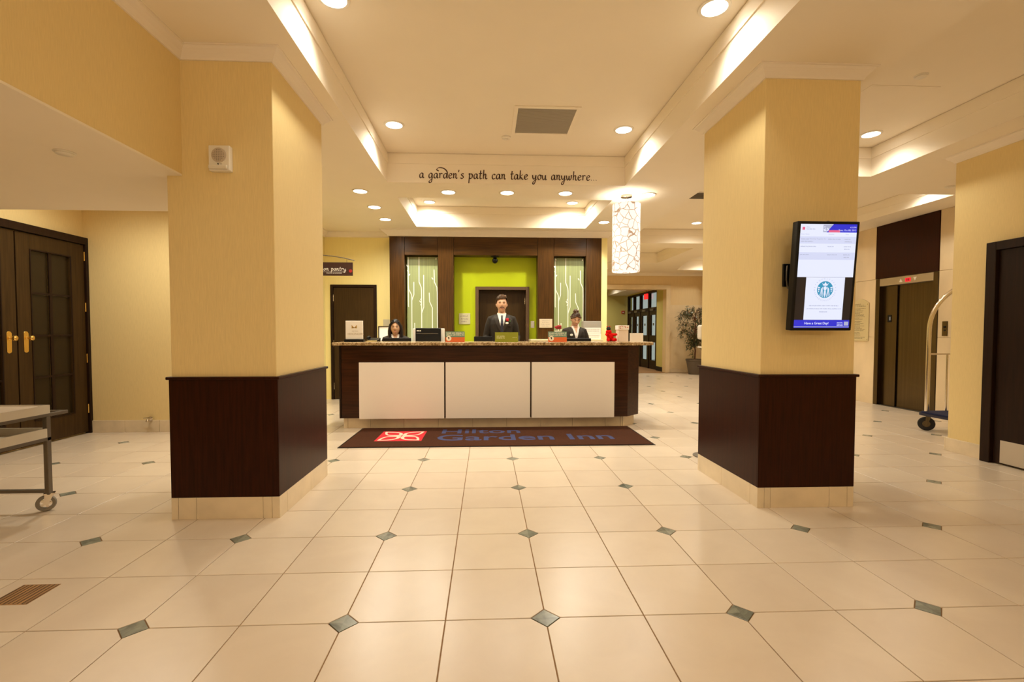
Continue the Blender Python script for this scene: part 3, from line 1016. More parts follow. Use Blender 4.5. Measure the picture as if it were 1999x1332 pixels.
# ---- entrance mat with the hotel name
MATC = M('brown_mat', (0.066, 0.024, 0.012), 0.95, noise_amt=0.35, noise_scale=(160, 160, 160), bump=0.8, spec=0.1)
m_ = thing('floor_mat', 'brown logo mat on the tiles before the reception desk', 'mat', (0.12, 5.7, 0))
obj('pile', G().box(-1.60, 1.87, 5.195, 6.215, 0.0008, 0.010, 0.004), MATC, m_)
obj('rubber_edge', G().box(-1.62, 1.89, 5.175, 6.235, 0.0005, 0.005, 0.002), BLACK, m_)
REDC = M('mat_red', (0.62, 0.015, 0.03), 0.9)
BLUEC = M('mat_blue', (0.040, 0.052, 0.15), 0.9)
lx, ly, ls = -1.02, 5.72, 0.27
o = obj('emblem', G().box(lx - ls, lx + ls, ly - ls, ly + ls, 0.0098, 0.0106), REDC, m_)
CREAMC = M('mat_cream', (0.80, 0.66, 0.52), 0.9)
g = G()
for k in range(4):                       # four leaf petals as open outlines
    a0 = PI / 4 + k * PI / 2
    outer, inner = [], []
    for i in range(17):
        s_ = i / 16
        outer.append((s_, 0.30 * math.sin(PI * s_ ** 0.85)))
    loop = [(u, v) for u, v in outer] + [(u, -v) for u, v in reversed(outer[1:-1])]
    L = 0.33
    def tr(u, v, sc=1.0):
        cu = 0.55
        uu, vv = (cu + (u - cu) * sc) * L + 0.012, v * L * sc
        return (lx + uu * math.cos(a0) - vv * math.sin(a0), ly + uu * math.sin(a0) + vv * math.cos(a0), 0.0112)
    A = [g.bm.verts.new(tr(u, v)) for u, v in loop]
    B = [g.bm.verts.new(tr(u, v, 0.68)) for u, v in loop]
    for i in range(len(A)):
        j = (i + 1) % len(A)
        g.bm.faces.new((A[i], A[j], B[j], B[i]))
obj('petal_outline', g, CREAMC, o)
g = G()
g.text('Hilton', Matrix(((0.40, 0, 0, -0.58), (0, 0.34, 0, 5.84), (0, 0, 1, 0.0108), (0, 0, 0, 1))))
g.text('Garden Inn', Matrix(((0.465, 0, 0, -0.60), (0, 0.42, 0, 5.46), (0, 0, 1, 0.0108), (0, 0, 0, 1))))
obj('lettering', g, BLUEC, m_)

# ---- lettering on the ceiling tray
g = G()
MOTTO = "a garden's path can take you anywhere..."
mt_ = thing('script_lettering', 'brown handwritten motto along the front face of the ceiling tray', 'lettering', (0.29, 5.968, 3.17))
_k = 2.226 / script_width(MOTTO)
_x = -0.825
for w_ in MOTTO.split(' '):
    tag(obj('word', script(G(), w_, _x, 5.968, 3.168, _k * script_width(w_), 0.060, pen=0.10), INK, mt_), kind='stuff')
    _x += _k * script_width(w_ + ' ')

# ---- hanging pantry sign
sg = thing('hanging_sign', 'dark hanging sign with white script reading pavilion pantry', 'sign', (-2.3, 7.0, 2.1))
obj('board', G().box(-2.70, -1.936, 6.99, 7.01, 2.078, 2.270, 0.002), M('sign_brown', (0.04, 0.012, 0.008), 0.5), sg)
g = G()
_k = 0.345 / script_width('ion pantry')
script(g, 'pavilion pantry', -2.368 - _k * script_width('pavil'), 6.988, 2.152, _k * script_width('pavilion pantry'), 0.030, pen=0.12)
g.box(-2.655, -2.03, 6.9875, 6.989, 2.131, 2.134)
g.text('SNACKS & SUNDRIES', plane_xz(-2.31, 6.988, 2.106, 0.0235))
obj('lettering', g, PAPER, sg)
g = G()
for k in range(5):
    a = 2 * PI * k / 5
    g.ball((-1.965 + 0.014 * math.cos(a), 6.986, 2.145 + 0.014 * math.sin(a)), (0.012, 0.003, 0.012), 8, 6)
obj('flower', g, M('sign_red', (0.35, 0.01, 0.01), 0.6), sg)
g = G()
g.tube([(-3.0, 7.0, 2.30), (-2.7, 7.0, 2.352), (-2.5, 7.0, 2.368), (-2.35, 7.0, 2.370), (-2.2, 7.0, 2.358), (-2.05, 7.0, 2.332), (-1.91, 7.0, 2.298)], 0.007, 8)
obj('arched_bracket', g, GREYM, sg, True)
for x, z in ((-2.62, 2.363), (-2.02, 2.322)):
    obj('hanger', G().tube([(x, 7.0, 2.268), (x, 7.0, z)], 0.003, 6), GREYM, sg)

# ---- things on the walls behind the desk
def plaque(name, x0, x1, y, z0, z1, mat, label, cat, lines=3, seed=1):
    t = thing(name, label, cat, ((x0 + x1) / 2, y, (z0 + z1) / 2))
    p = obj('plate', G().box(x0, x1, y - 0.012, y, z0, z1, 0.003), mat, t)
    r = random.Random(seed)
    g = G()
    h = (z1 - z0) / (lines * 2.6)
    for i in range(lines):
        z = z1 - (i + 1) * (z1 - z0) / (lines + 1) - h / 2
        ins_ = (x1 - x0) * r.uniform(0.12, 0.24)
        dashes(g, x0 + ins_, x1 - ins_, y - 0.0128, z, h, r)
    obj('print', g, DASH, p)
    return t

PLQ = M('pale_plaque', (0.66, 0.62, 0.38), 0.5)
pq = plaque('wall_plaque', -0.518, -0.306, 9.0, 1.412, 1.618, PLQ, 'small pale square plaque on the lime green wall', 'plaque', 3, 3)
plaque('wall_plaque', 0.978, 1.219, 8.75, 1.345, 1.507, M('silver_plaque', (0.62, 0.52, 0.38), 0.4), 'small pale plaque screwed to the dark wood stile by the switch', 'plaque', 4, 5)
sw = thing('light_switch', 'white light switch on the lime green wall by the door', 'switch', (0.876, 9.0, 1.41))
obj('plate', G().box(0.842, 0.911, 8.992, 9.0, 1.345, 1.475, 0.003), WPLAST, sw)
obj('rocker', G().box(0.862, 0.891, 8.986, 8.992, 1.375, 1.445, 0.002), WPLAST, sw)
dm = thing('security_camera', 'black dome camera hanging under the dark wood header', 'camera', (0.16, 8.85, 2.65))
obj('base', G().cyl((0.16, 8.85, 0), 0.075, 2.655, 2.671, 'z', 24), BLACK, dm, True)
obj('neck', G().cyl((0.16, 8.85, 0), 0.03, 2.63, 2.655, 'z', 16), BLACK, dm, True)
obj('dome', G().ball((0.16, 8.85, 2.590), 0.052, 24, 14), BLACK, dm, True)
pf = thing('framed_notice', 'dark framed white notice leaning behind the seated woman', 'frame', (-1.85, 8.71, 1.25))
g = G()
for a, b, c, e in ((-1.96, -1.945, 1.081, 1.37), (-1.735, -1.72, 1.081, 1.37), (-1.945, -1.735, 1.355, 1.37), (-1.945, -1.735, 1.081, 1.096)):
    g.box(a, b, 8.69, 8.715, c, e, 0.002)
obj('frame', g, DOORD, pf)
obj('sheet', G().box(-1.945, -1.735, 8.702, 8.71, 1.096, 1.355), PAPER, pf)
wn_ = thing('wall_notice', 'small grey paper notice pinned on the yellow wall above the frame', 'notice', (-1.87, 9.0, 1.44))
obj('sheet', G().box(-1.935, -1.815, 8.994, 9.0, 1.378, 1.50), M('grey_paper', (0.60, 0.55, 0.40), 0.7), wn_)

# ---- back counter with printed boxes
bc = thing('back_counter', 'low cream topped counter against the dark panelled surround', 'counter', (1.4, 8.5, 0))
obj('cabinet', G().box(0.80, 2.05, 8.36, 8.74, 0, 1.10), WOODH, bc)
obj('top', G().box(0.78, 2.07, 8.33, 8.745, 1.10, 1.135, 0.004), M('cream_top', (0.72, 0.62, 0.36), 0.4), bc)
bc2 = thing('back_counter', 'low dark counter below the framed notice by the yellow wall', 'counter', (-1.5, 8.5, 0))
obj('cabinet', G().box(-2.02, -0.75, 8.36, 8.74, 0, 1.05), WOODH, bc2)
obj('top', G().box(-2.04, -0.73, 8.33, 8.745, 1.05, 1.08, 0.004), PANELW, bc2)
r = random.Random(4)
for k, (x0, x1, z0, z1, mt, lab) in enumerate((
        (1.74, 2.05, 1.135, 1.235, 'a', 'lower white printed box on the counter behind the bun haired woman'),
        (1.75, 2.045, 1.236, 1.345, 'a', 'upper white printed box with script behind the bun haired woman'),
        (1.73, 2.055, 1.346, 1.462, 'b', 'grey printed box topmost of the stack behind the bun haired woman'))):
    t = thing('printed_box', lab, 'box', ((x0 + x1) / 2, 8.48, z0))
    bx = obj('carton', G().box(x0, x1, 8.40, 8.58, z0, z1, 0.003), PAPER if mt == 'a' else M('grey_box', (0.36, 0.33, 0.28), 0.5), t)
    g = G()
    if mt == 'a':
        for q in range(2):
            dashes(g, x0 + 0.03, x1 - 0.03, 8.3985, z1 - 0.035 - q * 0.03, 0.010, r)
    else:
        dashes(g, x0 + 0.09, x1 - 0.06, 8.3985, z0 + 0.035, 0.032, r)
    obj('print', g, DASH, bx)

# ================================================================== ON THE DESK
ZT = 1.1305
# acrylic award sign
t = thing('award_sign', 'white acrylic sign with a gold emblem on a black base', 'sign', (-1.80, 6.45, ZT))
obj('base', G().box(-1.895, -1.64, 6.40, 6.50, ZT, ZT + 0.034, 0.003), BLACK, t)
pn = obj('panel', G().box(-1.885, -1.655, 6.44, 6.455, ZT + 0.034, ZT + 0.282, 0.003), PAPER, t)
g = G()
for sgn in (-1, 1):
    g.prism([(-1.77 + sgn * 0.006, ZT + 0.196), (-1.77 + sgn * 0.034, ZT + 0.228), (-1.77 + sgn * 0.034, ZT + 0.180), (-1.77 + sgn * 0.006, ZT + 0.186)], 6.438, 6.44, 'y')
g.box(-1.792, -1.748, 6.438, 6.44, ZT + 0.187, ZT + 0.195)
obj('gold_emblem', g, M('gold_print', (0.48, 0.30, 0.08), 0.4), pn)
g = G()
g.text('HILTON', plane_xz(-1.80, 6.4385, ZT + 0.135, 0.022))
g.text('HHONORS', plane_xz(-1.858, 6.4385, ZT + 0.092, 0.043))
obj('lettering', g, M('sign_grey', (0.48, 0.40, 0.30), 0.6), pn)

def tent_sign(name, x0, x1, y, h, label, build):
    t = thing(name, label, 'sign', ((x0 + x1) / 2, y, ZT))
    pn = obj('card', G().box(x0, x1, y, y + 0.004, ZT, ZT + h, 0.0), PAPER, t)
    obj('stand', G().prism([(y + 0.004, ZT), (y + 0.07, ZT), (y + 0.066, ZT + 0.004), (y + 0.006, ZT + 0.004)], x0 + 0.02, x1 - 0.02, 'x'), GLASSC, t)
    build(pn, x0, x1, y, h)
    return t

TEAL = M('sign_teal', (0.16, 0.30, 0.24), 0.5)
ORNG = M('sign_orange', (0.72, 0.15, 0.035), 0.5)
LETW = M('sign_white', (0.85, 0.82, 0.72), 0.5)

def hand_card(pn, x0, x1, y, h):
    obj('teal_field', G().box(x0, x1, y - 0.001, y, ZT + h * 0.46, ZT + h), TEAL, pn)
    obj('orange_field', G().box(x0, x1, y - 0.001, y, ZT, ZT + h * 0.46), ORNG, pn)
    r = random.Random(9)
    g = G()
    w = x1 - x0
    dashes(g, x0 + 0.05 * w, x1 - 0.03 * w, y - 0.002, ZT + h * 0.80, h * 0.10, r, 0.2)
    dashes(g, x0 + 0.05 * w, x1 - 0.03 * w, y - 0.002, ZT + h * 0.62, h * 0.10, r, 0.2)
    obj('print', g, LETW, pn)
    c = (x0 + 0.17 * w, y - 0.0015, ZT + h * 0.34)
    d = obj('disc', G().cyl((c[0], 0, c[2]), h * 0.245, y - 0.0022, y - 0.001, 'y', 24), LETW, pn)
    g = G()
    g.ball((c[0], y - 0.0026, c[2] + h * 0.02), (h * 0.05, 0.0006, h * 0.12), 10, 8)
    g.ball((c[0] - h * 0.06, y - 0.0026, c[2] + h * 0.08), (h * 0.03, 0.0006, h * 0.04), 8, 6)
    obj('pictogram', g, BLACK, pn)

tent_sign('counter_card', -0.545, -0.290, 6.36, 0.140, 'teal and orange counter card beside the black monitor', hand_card)
tent_sign('counter_card', 0.832, 1.085, 6.36, 0.140, 'teal and orange counter card in front of the bun haired woman', hand_card)

def green_card(pn, x0, x1, y, h):
    obj('green_field', G().box(x0, x1, y - 0.001, y, ZT, ZT + h), M('sign_olive', (0.27, 0.30, 0.015), 0.5), pn)
    g = G()
    r = random.Random(2)
    w = x1 - x0
    dashes(g, x0 + 0.07 * w, x0 + 0.42 * w, y - 0.0018, ZT + h * 0.54, h * 0.12, r, 0.15)
    dashes(g, x0 + 0.07 * w, x0 + 0.42 * w, y - 0.0018, ZT + h * 0.36, h * 0.12, r, 0.15)
    dashes(g, x0 + 0.75 * w, x0 + 0.95 * w, y - 0.0018, ZT + h * 0.44, h * 0.05, r, 0.15)
    obj('print', g, M('sign_pale_green', (0.60, 0.62, 0.30), 0.5), pn)

tent_sign('counter_card', 0.115, 0.425, 6.33, 0.130, 'olive green counter card in front of the standing clerk', green_card)

def blank_card(pn, x0, x1, y, h):
    r = random.Random(5)
    g = G()
    for q in range(4):
        dashes(g, x0 + 0.03, x1 - 0.03, y - 0.001, ZT + h * (0.75 - 0.17 * q), h * 0.035, r)
    obj('print', g, M('pink_print', (0.80, 0.66, 0.60), 0.6), pn)

tent_sign('notice_card', 1.995, 2.185, 6.52, 0.120, 'white notice card at the rounded end of the granite top', blank_card)

# paper box with a patterned lid
t = thing('donation_box', 'white cardboard box with a red patterned lid on the desk end', 'box', (1.915, 6.62, ZT))
obj('body', G().box(1.845, 1.985, 6.55, 6.69, ZT, ZT + 0.165, 0.002), M('pink_white_card', (0.80, 0.68, 0.58), 0.6), t)
ld = obj('lid', G().box(1.838, 1.992, 6.543, 6.697, ZT + 0.165, ZT + 0.228, 0.002), PAPER, t)
g = G()
r = random.Random(8)
for k in range(14):
    x, z = r.uniform(1.848, 1.982), ZT + r.uniform(0.172, 0.22)
    w = r.uniform(0.006, 0.02)
    g.quad((x, 6.5425, z), (x + w, 6.5425, z + r.uniform(-0.006, 0.006)), (x + w, 6.5425, z + 0.008), (x, 6.5425, z + 0.007))
obj('lid_pattern', g, M('red_print', (0.62, 0.10, 0.07), 0.6), ld)

# red plush toy
RED = M('red_plush', (0.60, 0.006, 0.006), 0.95, noise_amt=0.35, noise_scale=(70, 70, 70), bump=1.0, spec=0.1)
t = thing('plush_toy', 'red plush animal with a dark head sitting on the granite top', 'toy', (1.735, 6.58, ZT))
g = G()
g.ball((1.735, 6.58, ZT + 0.065), (0.048, 0.045, 0.065), 16, 12)
obj('torso', g, RED, t, True)
for dx in (-0.04, 0.045):
    obj('leg', G().tube([(1.735 + dx * 0.6, 6.57, ZT + 0.03), (1.735 + dx, 6.53, ZT + 0.026), (1.735 + dx * 1.25, 6.50, ZT + 0.028)], [0.026, 0.025, 0.022], 12), RED, t, True)
    obj('arm', G().tube([(1.735 + dx * 0.7, 6.57, ZT + 0.10), (1.735 + dx * 1.4, 6.545, ZT + 0.095), (1.735 + dx * 1.7, 6.53, ZT + 0.105)], [0.02, 0.02, 0.017], 12), RED, t, True)
obj('hood', G().ball((1.715, 6.585, ZT + 0.135), (0.042, 0.04, 0.036), 16, 12), RED, t, True)
hd = obj('head', G().ball((1.71, 6.58, ZT + 0.18), (0.03, 0.03, 0.03), 16, 12), M('black_plush', (0.01, 0.008, 0.01), 0.95), t, True)
g = G()
for dx in (-0.018, 0.018):
    g.ball((1.71 + dx, 6.582, ZT + 0.208), (0.010, 0.008, 0.012), 10, 8)
obj('ear', g, RED, hd, True)

# red flowers in a white pot
t = thing('flower_pot', 'small white pot of red flowers behind a counter card', 'flowers', (1.055, 6.95, 0.77))
obj('stem_holder', G().lathe([(0.035, 0.7712), (0.028, 0.80), (0.024, 1.15), (0.045, 1.23), (0.05, 1.285)], (1.055, 6.95, 0), 20), WPLAST, t, True)
g = G()
for k in range(7):
    a = k * 2.4
    g.ball((1.055 + 0.028 * math.cos(a), 6.95 + 0.028 * math.sin(a), 1.325 + 0.012 * (k % 3)), (0.026, 0.026, 0.02), 10, 8)
obj('flower_head', g, M('petal_red', (0.32, 0.012, 0.015), 0.7), t, True)

# monitors on the worktop behind
def monitor(x, y, w, h, z0, label, face=0.0, plain=False):
    t = thing('monitor', label, 'monitor', (x, y, 0.77))
    obj('foot', G().lathe([(0.075, 0.7712), (0.075, 0.778), (0.03, 0.785), (0.025, 0.80)], (x, y, 0), 24), BLACK, t, True)
    obj('neck', G().box(x - 0.03, x + 0.03, y - 0.012, y + 0.012, 0.79, z0 + h * 0.5, 0.004), BLACK, t)
    sh = obj('housing', G().box(x - w / 2, x + w / 2, y - 0.035, y - 0.0, z0, z0 + h, 0.008, 2), BLACK, t)
    obj('bezel', G().box(x - w / 2, x + w / 2, y + 0.0, y + 0.016, z0, z0 + h, 0.003), M('monitor_trim', (0.16, 0.16, 0.17), 0.35), t)
    obj('display', G().box(x - w / 2 + 0.02, x + w / 2 - 0.02, y + 0.016, y + 0.018, z0 + 0.02, z0 + h - 0.02), BLACK, t)
    if not plain:
        r = random.Random(3)
        g = G()
        dashes(g, x - w / 2 + 0.02, x - w / 2 + 0.08, y - 0.036, z0 + h - 0.045, 0.012, r, 0.15)
        obj('maker_mark', g, LETW, sh)
        obj('vent_ridge', G().box(x - w / 2 + 0.015, x + w / 2 - 0.04, y - 0.039, y - 0.034, z0 + h - 0.083, z0 + h - 0.075, 0.001), GREYM, sh)
    return t

monitor(-0.838, 6.90, 0.365, 0.33, 0.99, 'black monitor showing its back above the desk top')
monitor(-1.29, 6.93, 0.40, 0.30, 0.878, 'low monitor with a grey top edge before the seated woman', plain=True)
monitor(-0.18 + 0.13, 6.90, 0.26, 0.28, 0.92, 'low black monitor in front of the standing clerk', plain=True)
monitor(1.355, 6.92, 0.36, 0.30, 0.875, 'low grey edged monitor in front of the bun haired woman', plain=True)
t = thing('printer', 'white office machine behind the black monitor', 'printer', (-0.84, 7.0, 0.77))
obj('body', G().box(-1.075, -0.615, 6.98, 7.047, 0.7715, 1.315, 0.006), WPLAST, t)
obj('paper_slot', G().box(-1.02, -0.70, 6.99, 7.03, 1.315, 1.320, 0.002), GREYM, t)
t = thing('desk_phone', 'dark desk telephone beside the seated woman', 'telephone', (-1.62, 6.72, ZT))
g = G().prism([(6.66, ZT), (6.80, ZT), (6.80, ZT + 0.05), (6.66, ZT + 0.02)], -1.66, -1.50, 'x')
obj('base', g, BLACK, t)
obj('handset', G().tube([(-1.65, 6.66, ZT + 0.045), (-1.65, 6.70, ZT + 0.062), (-1.65, 6.76, ZT + 0.066), (-1.65, 6.80, ZT + 0.055)], [0.018, 0.013, 0.013, 0.018], 10), BLACK, t, True)
t = thing('paper_stack', 'small yellowed paper stack on the granite by the telephone', 'papers', (-1.56, 6.62, ZT))
for k in range(3):
    obj('sheet', G().box(-1.64 + k * 0.004, -1.52 + k * 0.004, 6.55, 6.64, ZT + k * 0.005, ZT + k * 0.005 + 0.0045), M('yellow_paper', (0.66, 0.55, 0.25), 0.7) if k == 0 else bpy.data.materials['yellow_paper'], t)

# ================================================================== PENDANT LAMP
PX, PY = 1.895, 6.40
t = thing('pendant_lamp', 'glowing drum pendant lamp with a branching line pattern', 'lamp', (PX, PY, CZ))
obj('canopy', G().lathe([(0.075, CZ - 0.001), (0.075, CZ - 0.022), (0.02, CZ - 0.028)], (PX, PY, 0), 24), CHROME, t, True)
obj('rod', G().cyl((PX, PY, 0), 0.006, 2.93, CZ - 0.026, 'z', 10), CHROME, t, True)
g = G()
ro, ri, za, zb = 0.184, 0.180, 2.085, 2.985
rs = []
for rr, zz in ((ro, za), (ro, zb), (ri, zb), (ri, za)):
    rs.append([(PX + rr * math.cos(2 * PI * i / 48), PY + rr * math.sin(2 * PI * i / 48), zz) for i in range(48)])
g.rings(rs, closed=True)
obj('lamp_shade', g, pendant_mat(), t, True)
obj('diffuser', G().cyl((PX, PY, 0), 0.179, 2.10, 2.106, 'z', 40), M('lamp_diffuser', (0.9, 0.85, 0.75), 0.5, emit=(1.0, 0.9, 0.72), es=1.0), t)
g = G()
for k in range(3):
    a = 2 * PI * k / 3
    g.tube([(PX, PY, 2.94), (PX + 0.18 * math.cos(a), PY + 0.18 * math.sin(a), 2.975)], 0.004, 6)
obj('spider', g, CHROME, t)
def lamp(name, kind, loc, w, col, parent, size=0.05, **kw):
    ld = bpy.data.lights.new(name, kind)
    ld.energy = w
    ld.color = col
    if kind == 'SPOT':
        ld.spot_size = kw.get('cone', 2.2)
        ld.spot_blend = kw.get('blend', 0.7)
        ld.shadow_soft_size = size
    else:
        ld.shadow_soft_size = size
    o = bpy.data.objects.new(name, ld)
    COL.objects.link(o)
    o.parent = parent
    o.location = Vector(loc) - ORG[parent.name]
    return o
lamp('bulb', 'POINT', (PX, PY, 2.90), 14.0, LAMP_COL, t, 0.04)
PEND = t

# ================================================================== DOWNLIGHTS
def downlight(x, y, z, label, group=None, r=0.085, w=LAMP_W, cone=2.62):
    t = thing('downlight', label, 'ceiling light', (x, y, z), group)
    prof = [(r, z - 0.0005), (r + 0.022, z - 0.0005), (r + 0.020, z - 0.007), (r, z - 0.009)]
    g = G()
    rs = [[(x + q * math.cos(2 * PI * i / 28), y + q * math.sin(2 * PI * i / 28), zz) for i in range(28)] for q, zz in prof]
    g.rings(rs, closed=True)
    obj('trim_ring', g, WPLAST, t, True)
    obj('lens', G().cyl((x, y, 0), r, z - 0.004, z - 0.001, 'z', 28), LENS, t)
    lamp('lamp', 'SPOT', (x, y, z - 0.02), w, LAMP_COL, t, 0.06, cone=cone, blend=0.8)
    return t

DL = [
    (-0.98, 5.17, 3.47, 'recessed downlight in the big tray on the yellow door side of the motto', 1.25),
    (1.495, 5.175, 3.47, 'recessed downlight in the big tray between grille and pendant lamp', 1.25),
    (-1.01, 3.26, 3.47, 'recessed downlight in the big tray cut by the top edge near the speaker column', 0.85),
    (1.55, 3.23, 3.47, 'large recessed downlight in the big tray above the display screen column', 0.85),
    (-1.65, 6.35, CZ, 'downlight nearest the motto in the row of three toward the yellow door', 1.3),
    (-1.65, 7.14, CZ, 'middle downlight in the row of three toward the yellow door', 1.3),
    (-1.65, 7.90, CZ, 'downlight nearest the panelled surround in the row of three toward the yellow door', 1.3),
    (-0.50, 6.34, CZ, 'downlight under the first words of the motto', 1),
    (0.275, 6.33, CZ, 'downlight under the middle of the motto', 1),
    (1.05, 6.32, CZ, 'downlight under the last word of the motto', 1),
    (2.17, 6.34, CZ, 'downlight close beside the pendant lamp canopy', 1),
    (2.17, 7.14, CZ, 'downlight hidden behind the glowing pendant lamp drum', 1),
    (1.97, 7.93, CZ, 'downlight just showing at the edge of the pendant lamp drum', 1),
    (-0.965, 8.16, 3.47, 'downlight in the small tray on the yellow door side', 2.6),
    (1.465, 8.10, 3.47, 'downlight in the small tray on the pendant lamp side', 2.6),
    (4.24, 5.12, 3.45, 'recessed downlight beside the access panel in the tray past the screen column', 0.8),
    (4.10, 9.15, 3.40, 'far downlight over the corridor floor between pendant and screen column', 1),
]
for x, y, z, lab, k in DL:
    downlight(x, y, z, lab, w=LAMP_W * k, cone=2.95 if 'small tray' in lab else (2.85 if y > 6 else 2.48))
OFF = 'unseen recessed ceiling light added to light the lobby'  # lamps out of view, added for the light they give
for x, y, z, k in ((-0.98, 1.3, 3.47, 0.5), (1.5, 1.3, 3.47, 0.3), (-0.98, -0.6, 3.47, 0.35), (1.5, -0.6, 3.47, 0.2), (4.2, 1.2, 3.45, 0.35),
                   (-3.5, 5.1, CZ, 1.9), (-4.3, 5.2, CZ, 0.7), (6.02, 6.5, 3.36, 0.9), (5.9, 8.7, 3.36, 0.6), (3.6, 7.2, 3.40, 1.2),
                   (4.65, 8.6, 3.40, 1.1), (3.45, 11.4, 3.38, 1.5), (6.2, 11.4, 3.42, 1.3), (6.35, 13.4, 3.42, 1.3), (3.4, 13.6, CZ, 1.0), (-3.3, 1.5, 2.288, 0.12)):
    downlight(x, y, z, OFF, 'added ceiling lights out of view', w=LAMP_W * k)
for x, y in ((4.2, 16.0), (4.2, 17.8)):
    downlight(x, y, 3.2, 'recessed ceiling light in the vestibule behind the far wall', 'vestibule ceiling lights', w=LAMP_W * 2.0)

# copies of the drum pendant, added behind the viewer to light the column fronts
def copy_tree(o, parent=None):
    c = o.copy()
    COL.objects.link(c)
    if parent is not None:
        c.parent = parent
    for ch in [q for q in o.children]:
        copy_tree(ch, c)
    return c

for x, y, dz_, w in ((-1.6, -1.9, 0.35, 52.0), (0.9, -2.3, 0.35, 30.0), (3.3, -1.9, 0.33, 30.0)):
    pc = copy_tree(PEND)
    pc.location = (x, y, CZ + dz_)
    pc['label'] = 'drum pendant lamp added behind the viewer to light the columns'
    pc['group'] = 'added pendants behind the viewer'
    ORG[pc.name] = Vector(pc.location)
    lamp('bulb', 'POINT', (x, y, CZ + dz_ - 1.12), w, (1.0, 0.92, 0.72), pc, 0.12)  # added fill light under the pendant copy

# ================================================================== CEILING FITTINGS
gr = thing('ceiling_grille', 'grey square return air grille in the big ceiling tray', 'vent', (0.6, 5.01, 3.47))
g = G()
for a, b, c, e in ((0.275, 0.315, 4.68, 5.34), (0.895, 0.935, 4.68, 5.34), (0.315, 0.895, 4.68, 4.72), (0.315, 0.895, 5.30, 5.34)):
    g.box(a, b, c, e, 3.459, 3.4695, 0.002)
obj('frame', g, WHITE, gr)
obj('backing', G().box(0.315, 0.895, 4.72, 5.30, 3.466, 3.4695), GREYM, gr)
me = None
for k in range(29):
    y = 4.73 + k * 0.0198
    if me is None:
        o = obj('louvre', G().box(-0.29, 0.29, -0.0075, 0.0075, -0.0035, 0.0, 0.0), GRILLE, gr, local=True)
        me = o.data
        o.location = Vector((0.605, y, 3.4655)) - ORG[gr.name]
    else:
        piece('louvre', me, gr, (0.605, y, 3.4655))
sd = thing('smoke_detector', 'small round smoke detector beside the grey ceiling grille', 'detector', (0.224, 5.43, 3.47))
obj('base', G().lathe([(0.05, 3.4695), (0.05, 3.455), (0.04, 3.445)], (0.224, 5.43, 0), 24), WPLAST, sd, True)
obj('sensor', G().lathe([(0.025, 3.445), (0.022, 3.436), (0.008, 3.432)], (0.224, 5.43, 0), 18), WPLAST, sd, True)
for x, y, z, lab in ((-2.406, 2.852, 2.288, 'round white sprinkler cover in the low soffit'),
                     (3.70, 3.95, 3.45, 'round white sprinkler cover by the access panel in the tray ceiling'),
                     (5.85, 5.80, CZ, 'round white sprinkler cover on the ceiling before the elevator')):
    sp = thing('sprinkler_cover', lab, 'sprinkler', (x, y, z))
    obj('ring', G().lathe([(0.052, z - 0.0005), (0.052, z - 0.004), (0.046, z - 0.006)], (x, y, 0), 28), WPLAST, sp, True)
    obj('cap', G().lathe([(0.042, z - 0.006), (0.042, z - 0.013), (0.038, z - 0.016)], (x, y, 0), 28), WPLAST, sp, True)
ap = thing('access_panel', 'flush square access panel in the tray ceiling past the screen column', 'hatch', (3.72, 4.42, 3.45))
obj('door', G().box(3.42, 4.025, 4.13, 4.72, 3.4455, 3.4495, 0.001), WHITE, ap)
g = G()
for a, b, c, e in ((3.405, 3.42, 4.115, 4.735), (4.025, 4.04, 4.115, 4.735), (3.42, 4.025, 4.115, 4.13), (3.42, 4.025, 4.72, 4.735)):
    g.box(a, b, c, e, 3.4465, 3.4497)
obj('frame', g, WHITE, ap)
lv = thing('ceiling_vent', 'long narrow vent in the small tray above the desk', 'vent', (0.27, 7.69, 3.47))
obj('frame', G().box(-0.03, 0.57, 7.64, 7.74, 3.462, 3.4695, 0.002), WHITE, lv)
for k in range(3):
    obj('slot', G().box(0.0, 0.54, 7.655 + k * 0.026, 7.667 + k * 0.026, 3.460, 3.463), GREYM, lv)
lv = thing('ceiling_vent', 'metal ceiling vent at the edge of the screen column', 'vent', (3.28, 7.2, 3.40))
obj('frame', G().box(3.16, 3.56, 7.15, 7.50, 3.390, 3.3995, 0.003), WPLAST, lv)
for k in range(7):
    obj('louvre', G().box(3.18, 3.54, 7.175 + k * 0.045, 7.195 + k * 0.045, 3.382, 3.390), GREYM, lv)

# ================================================================== WALL SPEAKER
t = thing('wall_speaker', 'small white wall speaker with a strobe on the wallpapered column', 'speaker', (-1.73, 3.248, 2.39))
obj('housing', G().box(-1.806, -1.672, 3.205, 3.248, 2.312, 2.476, 0.005, 2), WPLAST, t)
gl = obj('grille', G().lathe([(0.047, 3.2045), (0.047, 3.201), (0.043, 3.199)], (-1.739, 0, 2.412), 32, 'y'), M('speaker_grille', (0.55, 0.46, 0.36), 0.7), t, True)
g = G()
for i in range(-3, 4):
    for j in range(-3, 4):
        if i * i + j * j < 11:
            g.cyl((-1.739 + i * 0.011, 0, 2.412 + j * 0.011), 0.0025, 3.198, 3.1995, 'y', 6)
obj('perforation', g, GREYM, gl)
obj('strobe', G().box(-1.80, -1.682, 3.186, 3.205, 2.320, 2.345, 0.006, 2), M('strobe_lens', (0.75, 0.70, 0.60), 0.15), t)
obj('indicator', G().cyl((-1.744, 0, 2.355), 0.004, 3.201, 3.2055, 'y', 10), BLACK, t)
g = G()
for k in range(4):
    g.box(-1.735 + k * 0.004, -1.7335 + k * 0.004, 3.2035, 3.2052, 2.353, 2.359)
obj('mark', g, DASH, t)
